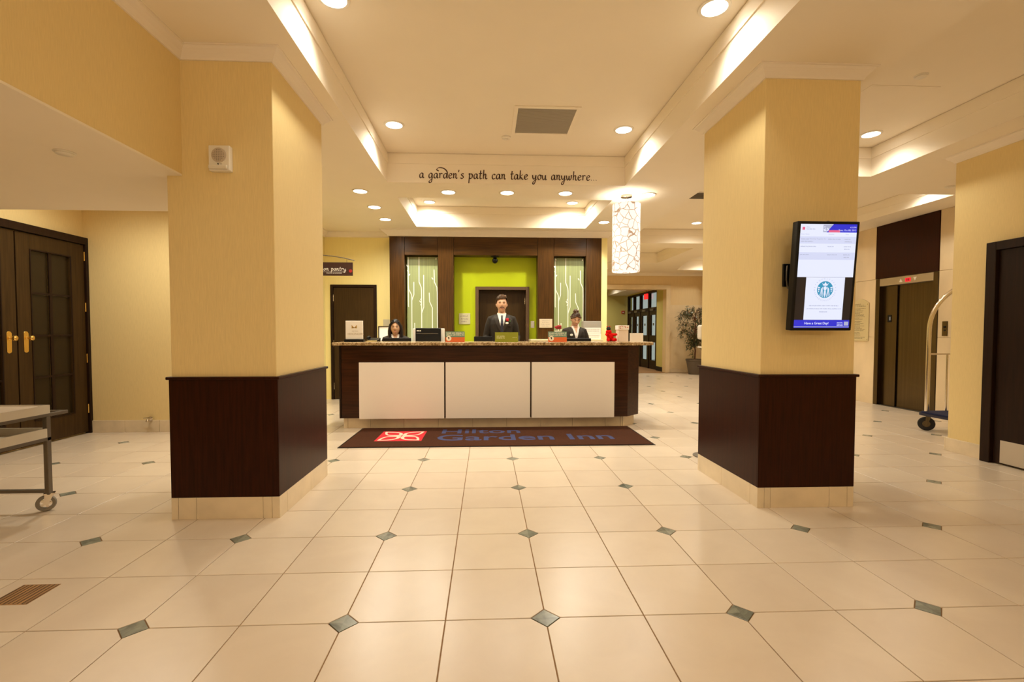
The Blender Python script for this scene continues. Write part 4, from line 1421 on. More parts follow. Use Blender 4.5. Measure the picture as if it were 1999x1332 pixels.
# ================================================================== DISPLAY SCREEN on the column
t = thing('display_screen', 'black framed portrait display screen tilted down on the column', 'screen', (2.274, 3.128, 1.638), rot=(math.radians(4.5), 0, 0), local=True)
BW, BH = 0.2125, 0.364
g = G().box(-BW, BW, -0.028, 0.030, -BH, BH, 0.006, 2)
obj('housing', g, BLACK, t, local=True)
g = G()
g.box(BW - 0.001, BW + 0.003, -0.02, -0.004, -0.05, -0.01)
g.ball((0.0, -0.015, BH), (0.012, 0.008, 0.005), 10, 6)
obj('button', g, GREYM, t, local=True)
SW, SH = 0.1935, 0.345
E_ = lambda n, c, s=1.0: M(n, (0.02, 0.02, 0.02), 0.3, emit=c, es=s)
SCW, SCB, SCK = E_('screen_white', (0.80, 0.84, 1.0), 1.0), E_('screen_blue', (0.012, 0.02, 0.62), 1.0), E_('screen_black', (0.002, 0.002, 0.006), 1.0)
SCG, SCT, SCR = E_('screen_grey', (0.42, 0.45, 0.62), 1.0), E_('screen_teal', (0.02, 0.30, 0.50), 1.0), E_('screen_red', (0.80, 0.12, 0.25), 1.0)
SCL = E_('screen_pale', (0.66, 0.70, 0.92), 1.0)
def uv(u, v, k=0):
    return (-SW + 2 * SW * u, -0.0285 - 0.0003 * k, SH - 2 * SH * v)
def rect(name, u0, u1, v0, v1, mat, par, k):
    g = G().quad(uv(u0, v0, k), uv(u1, v0, k), uv(u1, v1, k), uv(u0, v1, k))
    return obj(name, g, mat, par, local=True)
sc = rect('screen', 0, 1, 0, 1, SCK, t, 0)
rect('schedule_page', 0, 1, 0, 0.505, SCW, sc, 1)
rect('row_band', 0, 1, 0.118, 0.185, SCL, sc, 2)
rect('row_band', 0, 1, 0.268, 0.338, SCL, sc, 2)
g = G().quad(uv(0.58, 0.0, 2), uv(1, 0.0, 2), uv(1, 0.078, 2), uv(0.46, 0.078, 2))
obj('blue_band', g, SCB, sc, local=True)
g = G().quad(uv(0.40, 0.006, 2), uv(0.57, 0.006, 2), uv(0.47, 0.076, 2), uv(0.40, 0.076, 2))
obj('photo_strip', g, SCG, sc, local=True)
g = G()
r = random.Random(6)
for k in range(9):
    u, v = r.uniform(0.41, 0.49), r.uniform(0.01, 0.065)
    g.quad(uv(u, v, 3), uv(u + r.uniform(.01, .03), v + .004, 3), uv(u + .02, v + r.uniform(.008, .016), 3), uv(u - .004, v + .01, 3))
obj('photo_detail', g, SCW, sc, local=True)
rect('red_label', 0.50, 0.70, 0.056, 0.078, SCR, sc, 3)
rect('footer_band', 0, 1, 0.922, 1.0, SCB, sc, 1)
rect('footer_line', 0, 1, 0.987, 0.993, SCG, sc, 2)
rect('footer_icon', 0.905, 0.985, 0.938, 0.976, SCG, sc, 2)
rect('advert_page', 0.165, 0.86, 0.507, 0.920, SCW, sc, 1)
def stext(g, key, u, v, size, k):
    x, y, z = uv(u, v, k)
    return g.text(key, plane_xz(x, y, z, size))
g = G()
stext(g, '4:15 PM', 0.985, 0.036, 0.013, 4)
stext(g, 'Tues, Oct 08, 2013', 0.985, 0.064, 0.0155, 4)
stext(g, 'Have a Great Day!', 0.185, 0.965, 0.0225, 4)
obj('white_lettering', g, SCW, sc, local=True)
g = G()
r = random.Random(12)
for k in range(3):
    x0, y, z0 = uv(0.775, 0.947 + 0.013 * k, 4)
    dashes(g, x0, x0 + 0.044, y, z0 - 0.003, 0.0045, r, 0.2)
obj('small_print', g, SCW, sc, local=True)
g = G()
stext(g, 'Hilton', 0.10, 0.034, 0.010, 4)
stext(g, 'Garden Inn', 0.10, 0.053, 0.0135, 4)
stext(g, 'Event Name', 0.02, 0.101, 0.011, 4)
stext(g, 'Location', 0.50, 0.101, 0.011, 4)
stext(g, 'Time', 0.80, 0.101, 0.011, 4)
stext(g, 'Working Together for', 0.17, 0.146, 0.0125, 4)
for (u0, u1, v) in ((0.02, 0.16, 0.146), (0.02, 0.24, 0.168), (0.50, 0.72, 0.146), (0.79, 0.90, 0.146), (0.80, 0.92, 0.170),
                    (0.02, 0.30, 0.216), (0.50, 0.61, 0.216), (0.79, 0.92, 0.216), (0.80, 0.90, 0.240), (0.02, 0.18, 0.294), (0.50, 0.68, 0.294), (0.79, 0.91, 0.294), (0.80, 0.90, 0.318),
                    (0.25, 0.78, 0.786), (0.21, 0.83, 0.816), (0.44, 0.59, 0.846)):
    x0, y, z0 = uv(u0, v, 4)
    dashes(g, x0, uv(u1, v)[0], y, z0, 0.0055, r, 0.2)
obj('grey_lettering', g, SCG, sc, local=True)
g = G()
x, y, z = uv(0.055, 0.042, 4)
g.quad((x - 0.009, y, z - 0.009), (x + 0.009, y, z - 0.009), (x + 0.009, y, z + 0.009), (x - 0.009, y, z + 0.009))
lg = obj('logo_square', g, SCR, sc, local=True)
# round coffee emblem: teal disc, white crowned long-haired figure, words in a ring
cx, cy_, cz = uv(0.515, 0.625, 2)
R = 0.056
g = G()
g.bm.faces.new([g.bm.verts.new((cx + R * math.cos(2 * PI * i / 40), cy_, cz + R * math.sin(2 * PI * i / 40))) for i in range(40)])
obj('emblem_disc', g, SCT, sc, local=True)
g = G()
yy = cy_ - 0.0004
def poly(pts, s=1):
    g.bm.faces.new([g.bm.verts.new((cx + s * R * a, yy, cz + R * b)) for a, b in pts])
poly([(0.19 * math.cos(2 * PI * i / 20), 0.16 + 0.25 * math.sin(2 * PI * i / 20)) for i in range(20)])
poly([(-0.24, 0.46), (0.24, 0.46), (0.42, 0.78), (0.17, 0.62), (0.0, 0.93), (-0.17, 0.62), (-0.42, 0.78)])
poly([(-0.10, -0.10), (0.10, -0.10), (0.13, -0.55), (0.0, -0.98), (-0.13, -0.55)])
for s in (1, -1):
    for k in range(4):                    # long wavy hair
        pts = [(0.225 + 0.055 * k + 0.045 * math.sin(5.0 * q + 0.6 * k) + (0.03 + 0.085 * k) * q, 0.34 - 0.07 * k - (1.22 - 0.10 * k) * q) for q in [i / 12 for i in range(13)]]
        for a, b in zip(pts[:-1], pts[1:]):
            poly([(a[0], a[1]), (a[0] + 0.052, a[1]), (b[0] + 0.052, b[1]), (b[0], b[1])], s)
    for k in range(3):                    # raised fin tips at the rim
        poly([(0.62 + 0.05 * k, 0.26 - 0.24 * k), (0.93 - 0.02 * k, 0.34 - 0.20 * k), (0.90 - 0.02 * k, 0.20 - 0.20 * k), (0.66 + 0.04 * k, 0.14 - 0.24 * k)], s)
obj('emblem_figure', g, SCW, sc, local=True)
g = G()
ringt = [("WEPROUDLYSERVE", PI * 1.02, -0.02 * PI, 1), ("STARBUCKSCOFFEE", 1.10 * PI, 1.90 * PI, -1)]
for txt, a0, a1, sg_ in ringt:
    for i, ch in enumerate(txt):
        a = a0 + (a1 - a0) * i / (len(txt) - 1)
        rr = R * 1.24 if sg_ == 1 else R * 1.38
        px, pz = cx + rr * math.cos(a), cz + rr * math.sin(a)
        rot = (a - PI / 2) if sg_ == 1 else (a + PI / 2)
        c_, s_ = math.cos(rot), math.sin(rot)
        sz = 0.0125
        g.text('c' + ch, Matrix(((sz * c_, -sz * s_, 0, px), (0, 0, -1, yy), (sz * s_, sz * c_, 0, pz), (0, 0, 0, 1))))
obj('ring_lettering', g, SCG, sc, local=True)
wm = thing('screen_mount', 'black wall bracket with a cable behind the display screen', 'bracket', (2.2, 3.287, 1.66))
obj('wall_plate', G().box(2.095, 2.34, 3.268, 3.287, 1.585, 1.745, 0.003), BLACK, wm)
obj('arm', G().box(2.16, 2.21, 3.166, 3.27, 1.63, 1.70, 0.004), BLACK, wm)
obj('arm', G().box(2.27, 2.31, 3.166, 3.27, 1.63, 1.70, 0.004), BLACK, wm)
obj('cable', G().tube([(2.12, 3.27, 1.73), (2.095, 3.235, 1.69), (2.092, 3.23, 1.63), (2.105, 3.235, 1.57), (2.15, 3.22, 1.53), (2.19, 3.19, 1.56)], 0.005, 8), GREYM, wm, True)

# ================================================================== HAND SANITISER stand, half hidden by the column
t = thing('soap_dispenser', 'white hand sanitiser dispenser on a stand half hidden by the screen column', 'dispenser', (2.20, 4.65, 0))
obj('housing', G().box(2.122, 2.28, 4.60, 4.70, 1.19, 1.335, 0.02, 3), WPLAST, t)
obj('nozzle', G().lathe([(0.018, 1.19), (0.014, 1.165)], (2.18, 4.64, 0), 16), GREYM, t)
obj('drip_tray', G().box(2.135, 2.28, 4.58, 4.71, 1.105, 1.118, 0.004), WPLAST, t)
obj('pole', G().cyl((2.24, 4.70, 0), 0.02, 0.012, 1.30, 'z', 14), CHROME, t, True)
obj('foot', G().lathe([(0.13, 0.001), (0.13, 0.008), (0.03, 0.014)], (2.24, 4.70, 0), 24), GREYM, t, True)

# ================================================================== SERVICE TROLLEY
t = thing('service_trolley', 'grey steel service trolley with white trays by the double doors', 'trolley', (-3.4, 3.0, 0))
xa, xb, ya, yb = -3.77, -3.062, 2.30, 3.455
TRM = M('trolley_grey', (0.15, 0.125, 0.095), 0.4, metal=0.5)
TRW = M('trolley_tray', (0.62, 0.56, 0.46), 0.5)
WHEEL = M('caster_tyre', (0.22, 0.19, 0.15), 0.5)
def sq(x, y, z0, z1, a=0.016):
    return G().box(x - a, x + a, y - a, y + a, z0, z1, 0.003)
for x in (xa + 0.016, xb - 0.016):
    for y in (ya + 0.016, yb - 0.016):
        obj('leg', sq(x, y, 0.118, 0.668), TRM, t)
def frame(z0, z1, e0=0.0):
    g = G()
    g.box(xb - 0.032, xb, ya, yb + e0, z0, z1, 0.002)
    g.box(xa, xa + 0.032, ya, yb + e0, z0, z1, 0.002)
    g.box(xa + 0.032, xb - 0.032, yb + e0 - 0.032, yb + e0, z0, z1, 0.002)
    g.box(xa + 0.032, xb - 0.032, ya, ya + 0.032, z0, z1, 0.002)
    return g
obj('top_frame', frame(0.668, 0.690, 0.14), TRM, t)
obj('shelf_frame', frame(0.500, 0.524), TRM, t)
for yq in (yb - 0.032, ya):
    obj('bottom_rail', G().box(xa + 0.03, xb - 0.03, yq, yq + 0.032, 0.130, 0.152, 0.002), TRM, t)
def tray(z0, z1):
    g = G()
    w = 0.012
    g.box(xa + 0.004, xb - 0.004, ya + 0.01, yb - 0.004, z0, z0 + 0.008)
    g.box(xa + 0.004, xa + w, ya + 0.01, yb - 0.004, z0, z1)
    g.box(xb - w, xb - 0.001, ya + 0.01, yb - 0.004, z0, z1)
    g.box(xa + w, xb - w, yb - w, yb - 0.004, z0, z1)
    g.box(xa + w, xb - w, ya + 0.01, ya + w + 0.01, z0, z1)
    return g
obj('upper_tray', tray(0.690, 0.748), TRW, t)
obj('lower_tray', tray(0.524, 0.586), TRW, t)
obj('liner', G().box(xa + 0.02, xb - 0.06, ya + 0.05, yb - 0.02, 0.70, 0.742, 0.004), M('tray_liner', (0.56, 0.47, 0.36), 0.6), t)
def caster(par, x, y, r, zt, ang, mat, fork=CHROME, inner=0.6):
    c, s = math.cos(ang), math.sin(ang)
    g = G().lathe([(r * inner, -0.012), (r * 0.92, -0.014), (r, -0.008), (r, 0.008), (r * 0.92, 0.014), (r * inner, 0.012), (r * inner, -0.012)], (0, 0, 0), 24, 'y', False, False)
    g.xf(Matrix.Translation((x, y, r)) @ Matrix.Rotation(ang, 4, 'Z'))
    w = obj('wheel', g, mat, par, True)
    g = G().cyl((0, 0, 0), r * (0.2 if inner > 0.5 else 0.46), -0.018, 0.018, 'y', 16)
    for k in range(5):
        a = 2 * PI * k / 5
        n0 = g.count()
        g.box(0, r * 0.64, -0.006, 0.006, -0.007, 0.007)
        g.xf(Matrix.Rotation(a, 4, 'Y'), n0)
    g.xf(Matrix.Translation((x, y, r)) @ Matrix.Rotation(ang, 4, 'Z'))
    obj('spokes', g, fork, w)
    g = G()
    for sy in (-0.022, 0.019):
        g.prism([(-0.012, 0.0 - r * 0.15), (0.012, -r * 0.15), (0.045, zt - r - 0.008), (-0.005, zt - r - 0.008)], sy, sy + 0.003, 'y')
    g.box(-0.012, 0.05, -0.024, 0.024, zt - r - 0.012, zt - r - 0.004)
    g.cyl((0.02, 0, 0), 0.014, zt - r - 0.006, zt - r, 'z', 12)
    g.xf(Matrix.Translation((x, y, r)) @ Matrix.Rotation(ang, 4, 'Z'))
    obj('fork', g, fork, par)
for x in (xa + 0.016, xb - 0.016):
    for y in (ya + 0.016, yb - 0.016):
        caster(t, x - 0.02, y, 0.056, 0.130, 0.6, WHEEL)

# ---- wooden floor box and wall tap
t = thing('floor_box', 'square wood topped floor box set among the tiles', 'floor box', (-2.21, 2.335, 0))
obj('lid', G().box(-2.302, -2.124, 2.244, 2.424, -0.004, 0.0012, 0.0008), M('floor_box_wood', (0.30, 0.15, 0.035), 0.5, noise_amt=0.45, noise_scale=(70, 4, 4)), t)
for k in range(9):
    obj('groove', G().box(-2.296 + k * 0.0205, -2.292 + k * 0.0205, 2.25, 2.418, 0.0010, 0.0018), DOORD, t)
t = thing('wall_hook', 'small bent metal pipe end at the bare wall base', 'pipe', (-4.22, 6.12, 0.17))
obj('pipe', G().tube([(-4.22, 6.118, 0.17), (-4.22, 6.08, 0.17), (-4.22, 6.06, 0.162), (-4.22, 6.05, 0.14)], 0.012, 10), CHROME, t, True)
obj('flange', G().cyl((-4.22, 0, 0.17), 0.028, 6.112, 6.122, 'y', 18), CHROME, t, True)
obj('handle', G().tube([(-4.275, 6.075, 0.182), (-4.22, 6.075, 0.19), (-4.175, 6.075, 0.178)], 0.006, 8), CHROME, t, True)

# ================================================================== ELEVATOR
t = thing('elevator', 'brushed steel elevator with closed doors and red floor indicator', 'elevator', (6.9, 7.5, 0))
g = G()
g.box(6.832, 6.98, 6.905, 6.985, 0, 2.188, 0.003)
g.box(6.832, 6.98, 7.975, 8.055, 0, 2.188, 0.003)
obj('jamb', g, STEEL, t)
hd_ = obj('header', G().box(6.832, 6.98, 6.985, 7.975, 2.062, 2.188, 0.003), M('header_steel', (0.52, 0.46, 0.36), 0.35, metal=0.9), t)
obj('side_panel', G().box(6.90, 6.98, 7.69, 7.974, 0.004, 2.06, 0.002), STEEL, t)
obj('door_panel', G().box(6.925, 6.965, 7.20, 7.684, 0.004, 2.06, 0.002), STEEL, t)
obj('door_panel', G().box(6.915, 6.955, 6.986, 7.194, 0.004, 2.06, 0.002), STEEL, t)
obj('sill', G().box(6.84, 7.0, 6.985, 7.975, -0.004, 0.003), GREYM, t)
obj('floor_indicator', G().box(6.829, 6.833, 7.37, 7.47, 2.09, 2.15), M('indicator_red', (0.2, 0, 0), 0.4, emit=(1, 0.01, 0.03), es=1.2), hd_)
g = G()
for k, y in enumerate((7.405, 7.435)):
    g.box(6.8275, 6.829, y - 0.008, y + 0.008, 2.10, 2.14)
obj('digit', g, M('indicator_dark', (0.15, 0, 0), 0.5), hd_)
obj('arrow', G().prism([(7.52, 2.095), (7.585, 2.095), (7.5525, 2.15)], 6.829, 6.833, 'x'), WPLAST, hd_)
obj('arrow', G().prism([(7.26, 2.15), (7.325, 2.15), (7.2925, 2.095)], 6.829, 6.833, 'x'), WPLAST, hd_)
rd = obj('card_reader', G().box(6.892, 6.90, 7.79, 7.865, 1.44, 1.56, 0.003), BLACK, t)
obj('reader_light', G().box(6.889, 6.892, 7.80, 7.825, 1.47, 1.53), M('reader_blue', (0.25, 0.3, 0.4), 0.3), rd)
t = thing('wood_panel', 'dark cherry wood panel above the elevator doors', 'panel', (6.84, 7.5, 2.6))
obj('panel', G().box(6.825, 6.849, 6.90, 8.06, 2.194, 3.106, 0.002), WOODRED, t)
t = thing('call_panel', 'small steel call button plate beside the elevator', 'button plate', (6.84, 6.78, 1.32))
obj('plate', G().box(6.83, 6.838, 6.735, 6.82, 1.21, 1.43, 0.002), STEEL, t)
obj('button', G().cyl((0, 6.777, 1.345), 0.016, 6.822, 6.83, 'x', 18), BLACK, t)
obj('button', G().cyl((0, 6.777, 1.295), 0.012, 6.824, 6.83, 'x', 18), BLACK, t)
t = thing('directory_sign', 'arched pale directory sign with lines of print by the elevator', 'sign', (6.83, 8.36, 1.5))
y0_, y1_ = 8.185, 8.545
arc = [(y1_, 1.795), (y1_ - 0.02, 1.80), (y1_ - 0.07, 1.835), (8.40, 1.868), (8.365, 1.872), (8.33, 1.868), (y0_ + 0.07, 1.835), (y0_ + 0.02, 1.80), (y0_, 1.795)]
pn = obj('panel', G().prism([(y0_, 1.11), (y1_, 1.11)] + arc, 6.822, 6.832, 'x'), M('directory_pale', (0.66, 0.56, 0.32), 0.3), t)
for yy_, zz_ in ((y0_ + 0.025, 1.14), (y1_ - 0.025, 1.14), (y0_ + 0.025, 1.77), (y1_ - 0.025, 1.77)):
    obj('standoff', G().cyl((0, yy_, zz_), 0.008, 6.818, 6.838, 'x', 10), CHROME, t)
g = G()
r = random.Random(21)
z = 1.775
for k in range(27):
    if k in (3, 13, 22, 25):
        z -= 0.016
    w = r.uniform(0.12, 0.27) if k not in (0, 4, 14, 23) else 0.15
    dashes(g, 0.03, 0.03 + w, 0, z, 0.0085, r, 0.25)
    z -= 0.0215
g.xf(Matrix(((0, 1, 0, 6.8215), (-1, 0, 0, y1_), (0, 0, 1, 0), (0, 0, 0, 1))))
obj('lettering', g, M('directory_ink', (0.06, 0.04, 0.025), 0.6), pn)

# ================================================================== LUGGAGE CART
t = thing('luggage_cart', 'chrome birdcage luggage cart with a dark blue deck by the wall end', 'cart', (5.92, 5.44, 0))
CXA, CXB, CYA, CYB = 5.60, 6.24, 4.98, 5.90
g = G()
rr = 0.06
pl_ = []
for (qx, qy, a0) in ((CXB - rr, CYB - rr, 0), (CXA + rr, CYB - rr, 1), (CXA + rr, CYA + rr, 2), (CXB - rr, CYA + rr, 3)):
    for k in range(6):
        a = (a0 + k / 5) * PI / 2
        pl_.append((qx + rr * math.cos(a), qy + rr * math.sin(a)))
g.prism(pl_, 0.195, 0.225)
obj('bumper', g, M('blue_bumper', (0.012, 0.012, 0.035), 0.5), t)
ins2 = [(5.92 + (x - 5.92) * 0.955, 5.44 + (y - 5.44) * 0.97) for x, y in pl_]
g = G().prism(ins2, 0.225, 0.245, 'z', 0.006)
obj('carpet_deck', g, M('blue_carpet', (0.010, 0.012, 0.05), 0.95), t)
TOPC = Vector((5.92, 5.44, 1.93))
for x, y in ((CXA + 0.07, CYB - 0.07), (CXB - 0.07, CYB - 0.07), (CXA + 0.07, CYA + 0.07), (CXB - 0.07, CYA + 0.07)):
    pts = [Vector((x, y, 0.245)), Vector((x, y, 0.6)), Vector((x, y, 1.0)), Vector((x, y, 1.28))]
    p0, p1, p2 = Vector((x, y, 1.28)), Vector((x, y, 1.74)), TOPC
    for k in range(1, 13):
        q = k / 12
        pts.append(p0 * (1 - q) ** 2 + p1 * 2 * q * (1 - q) + p2 * q * q)
    obj('arched_post', G().tube(pts, 0.0245, 14), CHROME, t, True)
obj('finial', G().lathe([(0.04, 1.90), (0.05, 1.93), (0.035, 1.97), (0.012, 2.0)], (5.92, 5.44, 0), 20), CHROME, t, True)
obj('crossbar', G().tube([(CXA + 0.07, CYB - 0.07, 0.985), (CXB - 0.07, CYB - 0.07, 0.985)], 0.011, 10), CHROME, t, True)
obj('upright', G().tube([(5.925, CYB - 0.07, 0.245), (5.925, CYB - 0.07, 0.985)], 0.011, 10), CHROME, t, True)
RUB = M('black_rubber', (0.012, 0.010, 0.010), 0.7)
for x in (CXA + 0.09, CXB - 0.09):
    for y in (CYA + 0.08, CYB - 0.08):
        caster(t, x - 0.03, y, 0.088, 0.195, -0.75, RUB, STEEL, 0.42)

# ================================================================== FICUS
t = thing('potted_ficus', 'bushy ficus tree in a grey planter against the far wall', 'plant', (6.27, 14.0, 0))
px_, py_ = 6.27, 14.0
obj('planter', G().lathe([(0.17, 0.0), (0.24, 0.40), (0.255, 0.41), (0.255, 0.46), (0.23, 0.46), (0.22, 0.42)], (px_, py_, 0), 28), M('planter_grey', (0.10, 0.075, 0.055), 0.6), t, True)
obj('soil', G().cyl((px_, py_, 0), 0.222, 0.40, 0.425, 'z', 24), M('soil', (0.04, 0.025, 0.015), 0.95), t)
BARK = M('bark', (0.16, 0.07, 0.04), 0.8)
obj('trunk', G().tube([(px_, py_, 0.42), (px_ + 0.02, py_, 0.7), (px_ - 0.02, py_, 1.0), (px_ + 0.01, py_, 1.4), (px_, py_, 1.8)], [0.028, 0.024, 0.022, 0.018, 0.008], 10), BARK, t, True)
r = random.Random(31)
leafg = G()
def leaf(p, dirv, L, wd):
    dirv = dirv.normalized()
    side = dirv.cross(Vector((r.uniform(-.3, .3), r.uniform(-.3, .3), 1))).normalized() * wd
    nrm = side.cross(dirv).normalized() * wd * 0.35
    a = leafg.bm.verts.new(p)
    b = leafg.bm.verts.new(p + dirv * L * 0.45 + side + nrm)
    c = leafg.bm.verts.new(p + dirv * L)
    d = leafg.bm.verts.new(p + dirv * L * 0.45 - side + nrm)
    m_ = leafg.bm.verts.new(p + dirv * L * 0.45)
    for f in ((a, m_, b), (b, m_, c), (c, m_, d), (d, m_, a)):
        leafg.bm.faces.new(f)
brg = G()
for k in range(120):
    th = r.uniform(0, 2 * PI)
    h = r.uniform(0.85, 1.95)
    rad = (0.44 if h > 1.15 else 0.22) * math.sqrt(max(0.12, 1 - ((h - 1.5) / 0.75) ** 2)) * r.uniform(0.65, 1.08)
    a = Vector((px_, py_, h - 0.12))
    b = Vector((px_ + rad * math.cos(th), py_ + rad * 0.75 * math.sin(th), h + 0.10))
    e = b + Vector((0.12 * math.cos(th), 0.09 * math.sin(th), -0.2))
    brg.tube([a, (a + b) / 2 + Vector((0, 0, 0.05)), b, e], [0.005, 0.004, 0.003, 0.002], 4)
    for q in range(15):
        s_ = q / 14
        p = (a + b) / 2 + (b - (a + b) / 2) * min(1, s_ * 2) if s_ < 0.5 else b + (e - b) * (s_ - 0.5) * 2
        p = p + Vector((r.uniform(-.03, .03), r.uniform(-.03, .03), r.uniform(-.03, .03)))
        leaf(p, Vector((math.cos(th) * 0.5 + r.uniform(-.8, .8), math.sin(th) * 0.5 + r.uniform(-.8, .8), r.uniform(-1.3, 0.15))), r.uniform(0.06, 0.10), r.uniform(0.013, 0.021))
for k in range(26):
    leaf(Vector((px_ - 0.10 + r.uniform(-.09, .06), py_ - 0.08, 0.62 + r.uniform(-.1, .14))), Vector((r.uniform(-1, 1), r.uniform(-1, .3), r.uniform(-1, .5))), 0.08, 0.018)
brg.tube([(px_, py_, 0.42), (px_ - 0.06, py_ - 0.04, 0.55), (px_ - 0.11, py_ - 0.08, 0.68)], 0.004, 5)
tag(obj('branches', brg, BARK, t), kind='stuff')
tag(obj('foliage', leafg, M('ficus_leaf', (0.065, 0.075, 0.028), 0.3, noise_amt=0.4, noise_scale=(14, 14, 14)), t), kind='stuff')

# ================================================================== PEOPLE
SKIN_L = M('skin_light', (0.62, 0.36, 0.22), 0.5, spec=0.35)
SKIN_T = M('skin_tan', (0.55, 0.31, 0.17), 0.5, spec=0.35)
SUIT = M('charcoal_suit', (0.022, 0.016, 0.010), 0.75, noise_amt=0.25, noise_scale=(120, 120, 120), spec=0.25)
LAPEL = M('charcoal_lapel', (0.028, 0.021, 0.014), 0.65, spec=0.3)
SHIRT = M('white_shirt', (0.80, 0.76, 0.70), 0.7)
SHOE = M('black_leather', (0.01, 0.009, 0.008), 0.3)
HAIRB = M('brown_hair', (0.085, 0.040, 0.015), 0.45, noise_amt=0.5, noise_scale=(140, 140, 20))
HAIRK = M('black_hair', (0.012, 0.007, 0.006), 0.35, noise_amt=0.4, noise_scale=(140, 140, 20))
EYEW = M('eye_white', (0.7, 0.66, 0.60), 0.3)
IRIS = M('dark_iris', (0.03, 0.02, 0.015), 0.2)
LIP = M('lip', (0.46, 0.16, 0.12), 0.5)
TIE = M('navy_tie', (0.012, 0.014, 0.030), 0.5, noise_amt=0.5, noise_scale=(60, 60, 60))
BADGE = M('name_badge', (0.85, 0.85, 0.75), 0.35)

HW, HD, HH = 0.077, 0.097, 0.122

def head_pt(d):
    x, y, z = d
    px, py, pz = x * HW, y * HD, z * HH
    if z < -0.05:
        q = (-z - 0.05) / 0.95
        px *= 1 - 0.36 * q ** 1.4
        py *= (1 - 0.10 * q) if y < 0 else (1 - 0.5 * q)
    if y < 0.1:
        f = min(1.0, (0.1 - y) / 0.4)
        py -= f * 0.024 * math.exp(-((px / 0.012) ** 2 + ((pz + 0.022) / 0.020) ** 2))
        py -= f * 0.012 * math.exp(-((px / 0.009) ** 2 + ((pz - 0.002) / 0.024) ** 2))
        ex = abs(px) - 0.031
        py += f * 0.009 * math.exp(-((ex / 0.016) ** 2 + ((pz - 0.008) / 0.012) ** 2))
        py -= f * 0.004 * math.exp(-((pz - 0.030) / 0.010) ** 2 - (px / 0.05) ** 4)
        py -= f * 0.005 * math.exp(-((px / 0.024) ** 2 + ((pz + 0.062) / 0.010) ** 2))
        py -= f * 0.007 * math.exp(-((px / 0.022) ** 2 + ((pz + 0.102) / 0.016) ** 2))
    return Vector((px, py, pz))

def head_shell(g, M4, scale=(1, 1, 1), nu=48, nv=32, keep=None, lift=0.0, shape=True):
    rows = []
    for k in range(nv + 1):
        th = PI * k / nv
        z, q = math.cos(th), math.sin(th)
        rows.append([(q * math.cos(2 * PI * i / nu), q * math.sin(2 * PI * i / nu), z) for i in range(nu)])
    vs = {}
    def vert(k, i):
        i %= nu
        key = (k, i if 0 < k < nv else 0)
        if key not in vs:
            d = rows[k][i]
            p = head_pt(d) if shape else Vector((d[0] * HW, d[1] * HD, d[2] * HH))
            p = Vector((p.x * scale[0], p.y * scale[1], p.z * scale[2])) + Vector(d) * (lift if not callable(lift) else lift(d))
            vs[key] = g.bm.verts.new(M4 @ p)
        return vs[key]
    for k in range(nv):
        for i in range(nu):
            if keep and not all(keep(rows[a][b % nu]) for a, b in ((k, i), (k, i + 1), (k + 1, i), (k + 1, i + 1))):
                continue
            quad = [vert(k, i), vert(k, i + 1), vert(k + 1, i + 1), vert(k + 1, i)]
            u = []
            for v in quad:
                if v not in u:
                    u.append(v)
            if len(u) >= 3:
                try:
                    g.bm.faces.new(u)
                except ValueError:
                    pass
    return g

TORSO = [  # z, half width, half depth, centre y
    (0.86, 0.168, 0.112, 0.010), (0.96, 0.170, 0.112, 0.008), (1.08, 0.156, 0.103, 0.004), (1.20, 0.168, 0.110, 0.0),
    (1.32, 0.182, 0.116, 0.002), (1.385, 0.174, 0.106, 0.008), (1.425, 0.140, 0.092, 0.014), (1.460, 0.094, 0.074, 0.018), (1.488, 0.066, 0.060, 0.020)]

def tor(z):
    if z <= TORSO[0][0]:
        return TORSO[0][1:]
    for a, b in zip(TORSO[:-1], TORSO[1:]):
        if z <= b[0]:
            q = (z - a[0]) / (b[0] - a[0])
            return tuple(a[i] + (b[i] - a[i]) * q for i in (1, 2, 3))
    return TORSO[-1][1:]

def torso(g, zs, grow=0.0, wk=1.0, dz=0.0):
    rs = []
    for z in zs:
        w, d, c = tor(z)
        w = w * wk + grow
        d = d + grow
        ring = []
        for i in range(36):
            a = 2 * PI * i / 36
            ca, sa = math.cos(a), math.sin(a)
            e = 2 / 2.5
            ring.append((w * math.copysign(abs(ca) ** e, ca), c + d * math.copysign(abs(sa) ** e, sa), z + dz))
        rs.append(ring)
    return g.rings(rs)

def front(x, z, grow, wk, dz):
    w, d, c = tor(z - dz)
    w = w * wk + grow
    d = d + grow
    return c - d * max(0.0, 1 - min(1, abs(x) / w) ** 2.5) ** (1 / 2.5)

def remesh(name, g, mat, parent, voxel, smooth_it=3):
    o = obj(name, g, mat, parent, local=True)
    md = o.modifiers.new('r', 'REMESH')
    md.mode = 'VOXEL'
    md.voxel_size = voxel
    ms = o.modifiers.new('s', 'SMOOTH')
    ms.iterations = smooth_it
    ms.factor = 0.5
    bpy.context.view_layer.update()
    me = bpy.data.meshes.new_from_object(o.evaluated_get(bpy.context.evaluated_depsgraph_get()))
    o.modifiers.clear()
    old = o.data
    o.data = me
    me.name = name
    bpy.data.meshes.remove(old)
    if not me.materials:
        me.materials.append(mat)
    for p in me.polygons:
        p.use_smooth = True
    return o

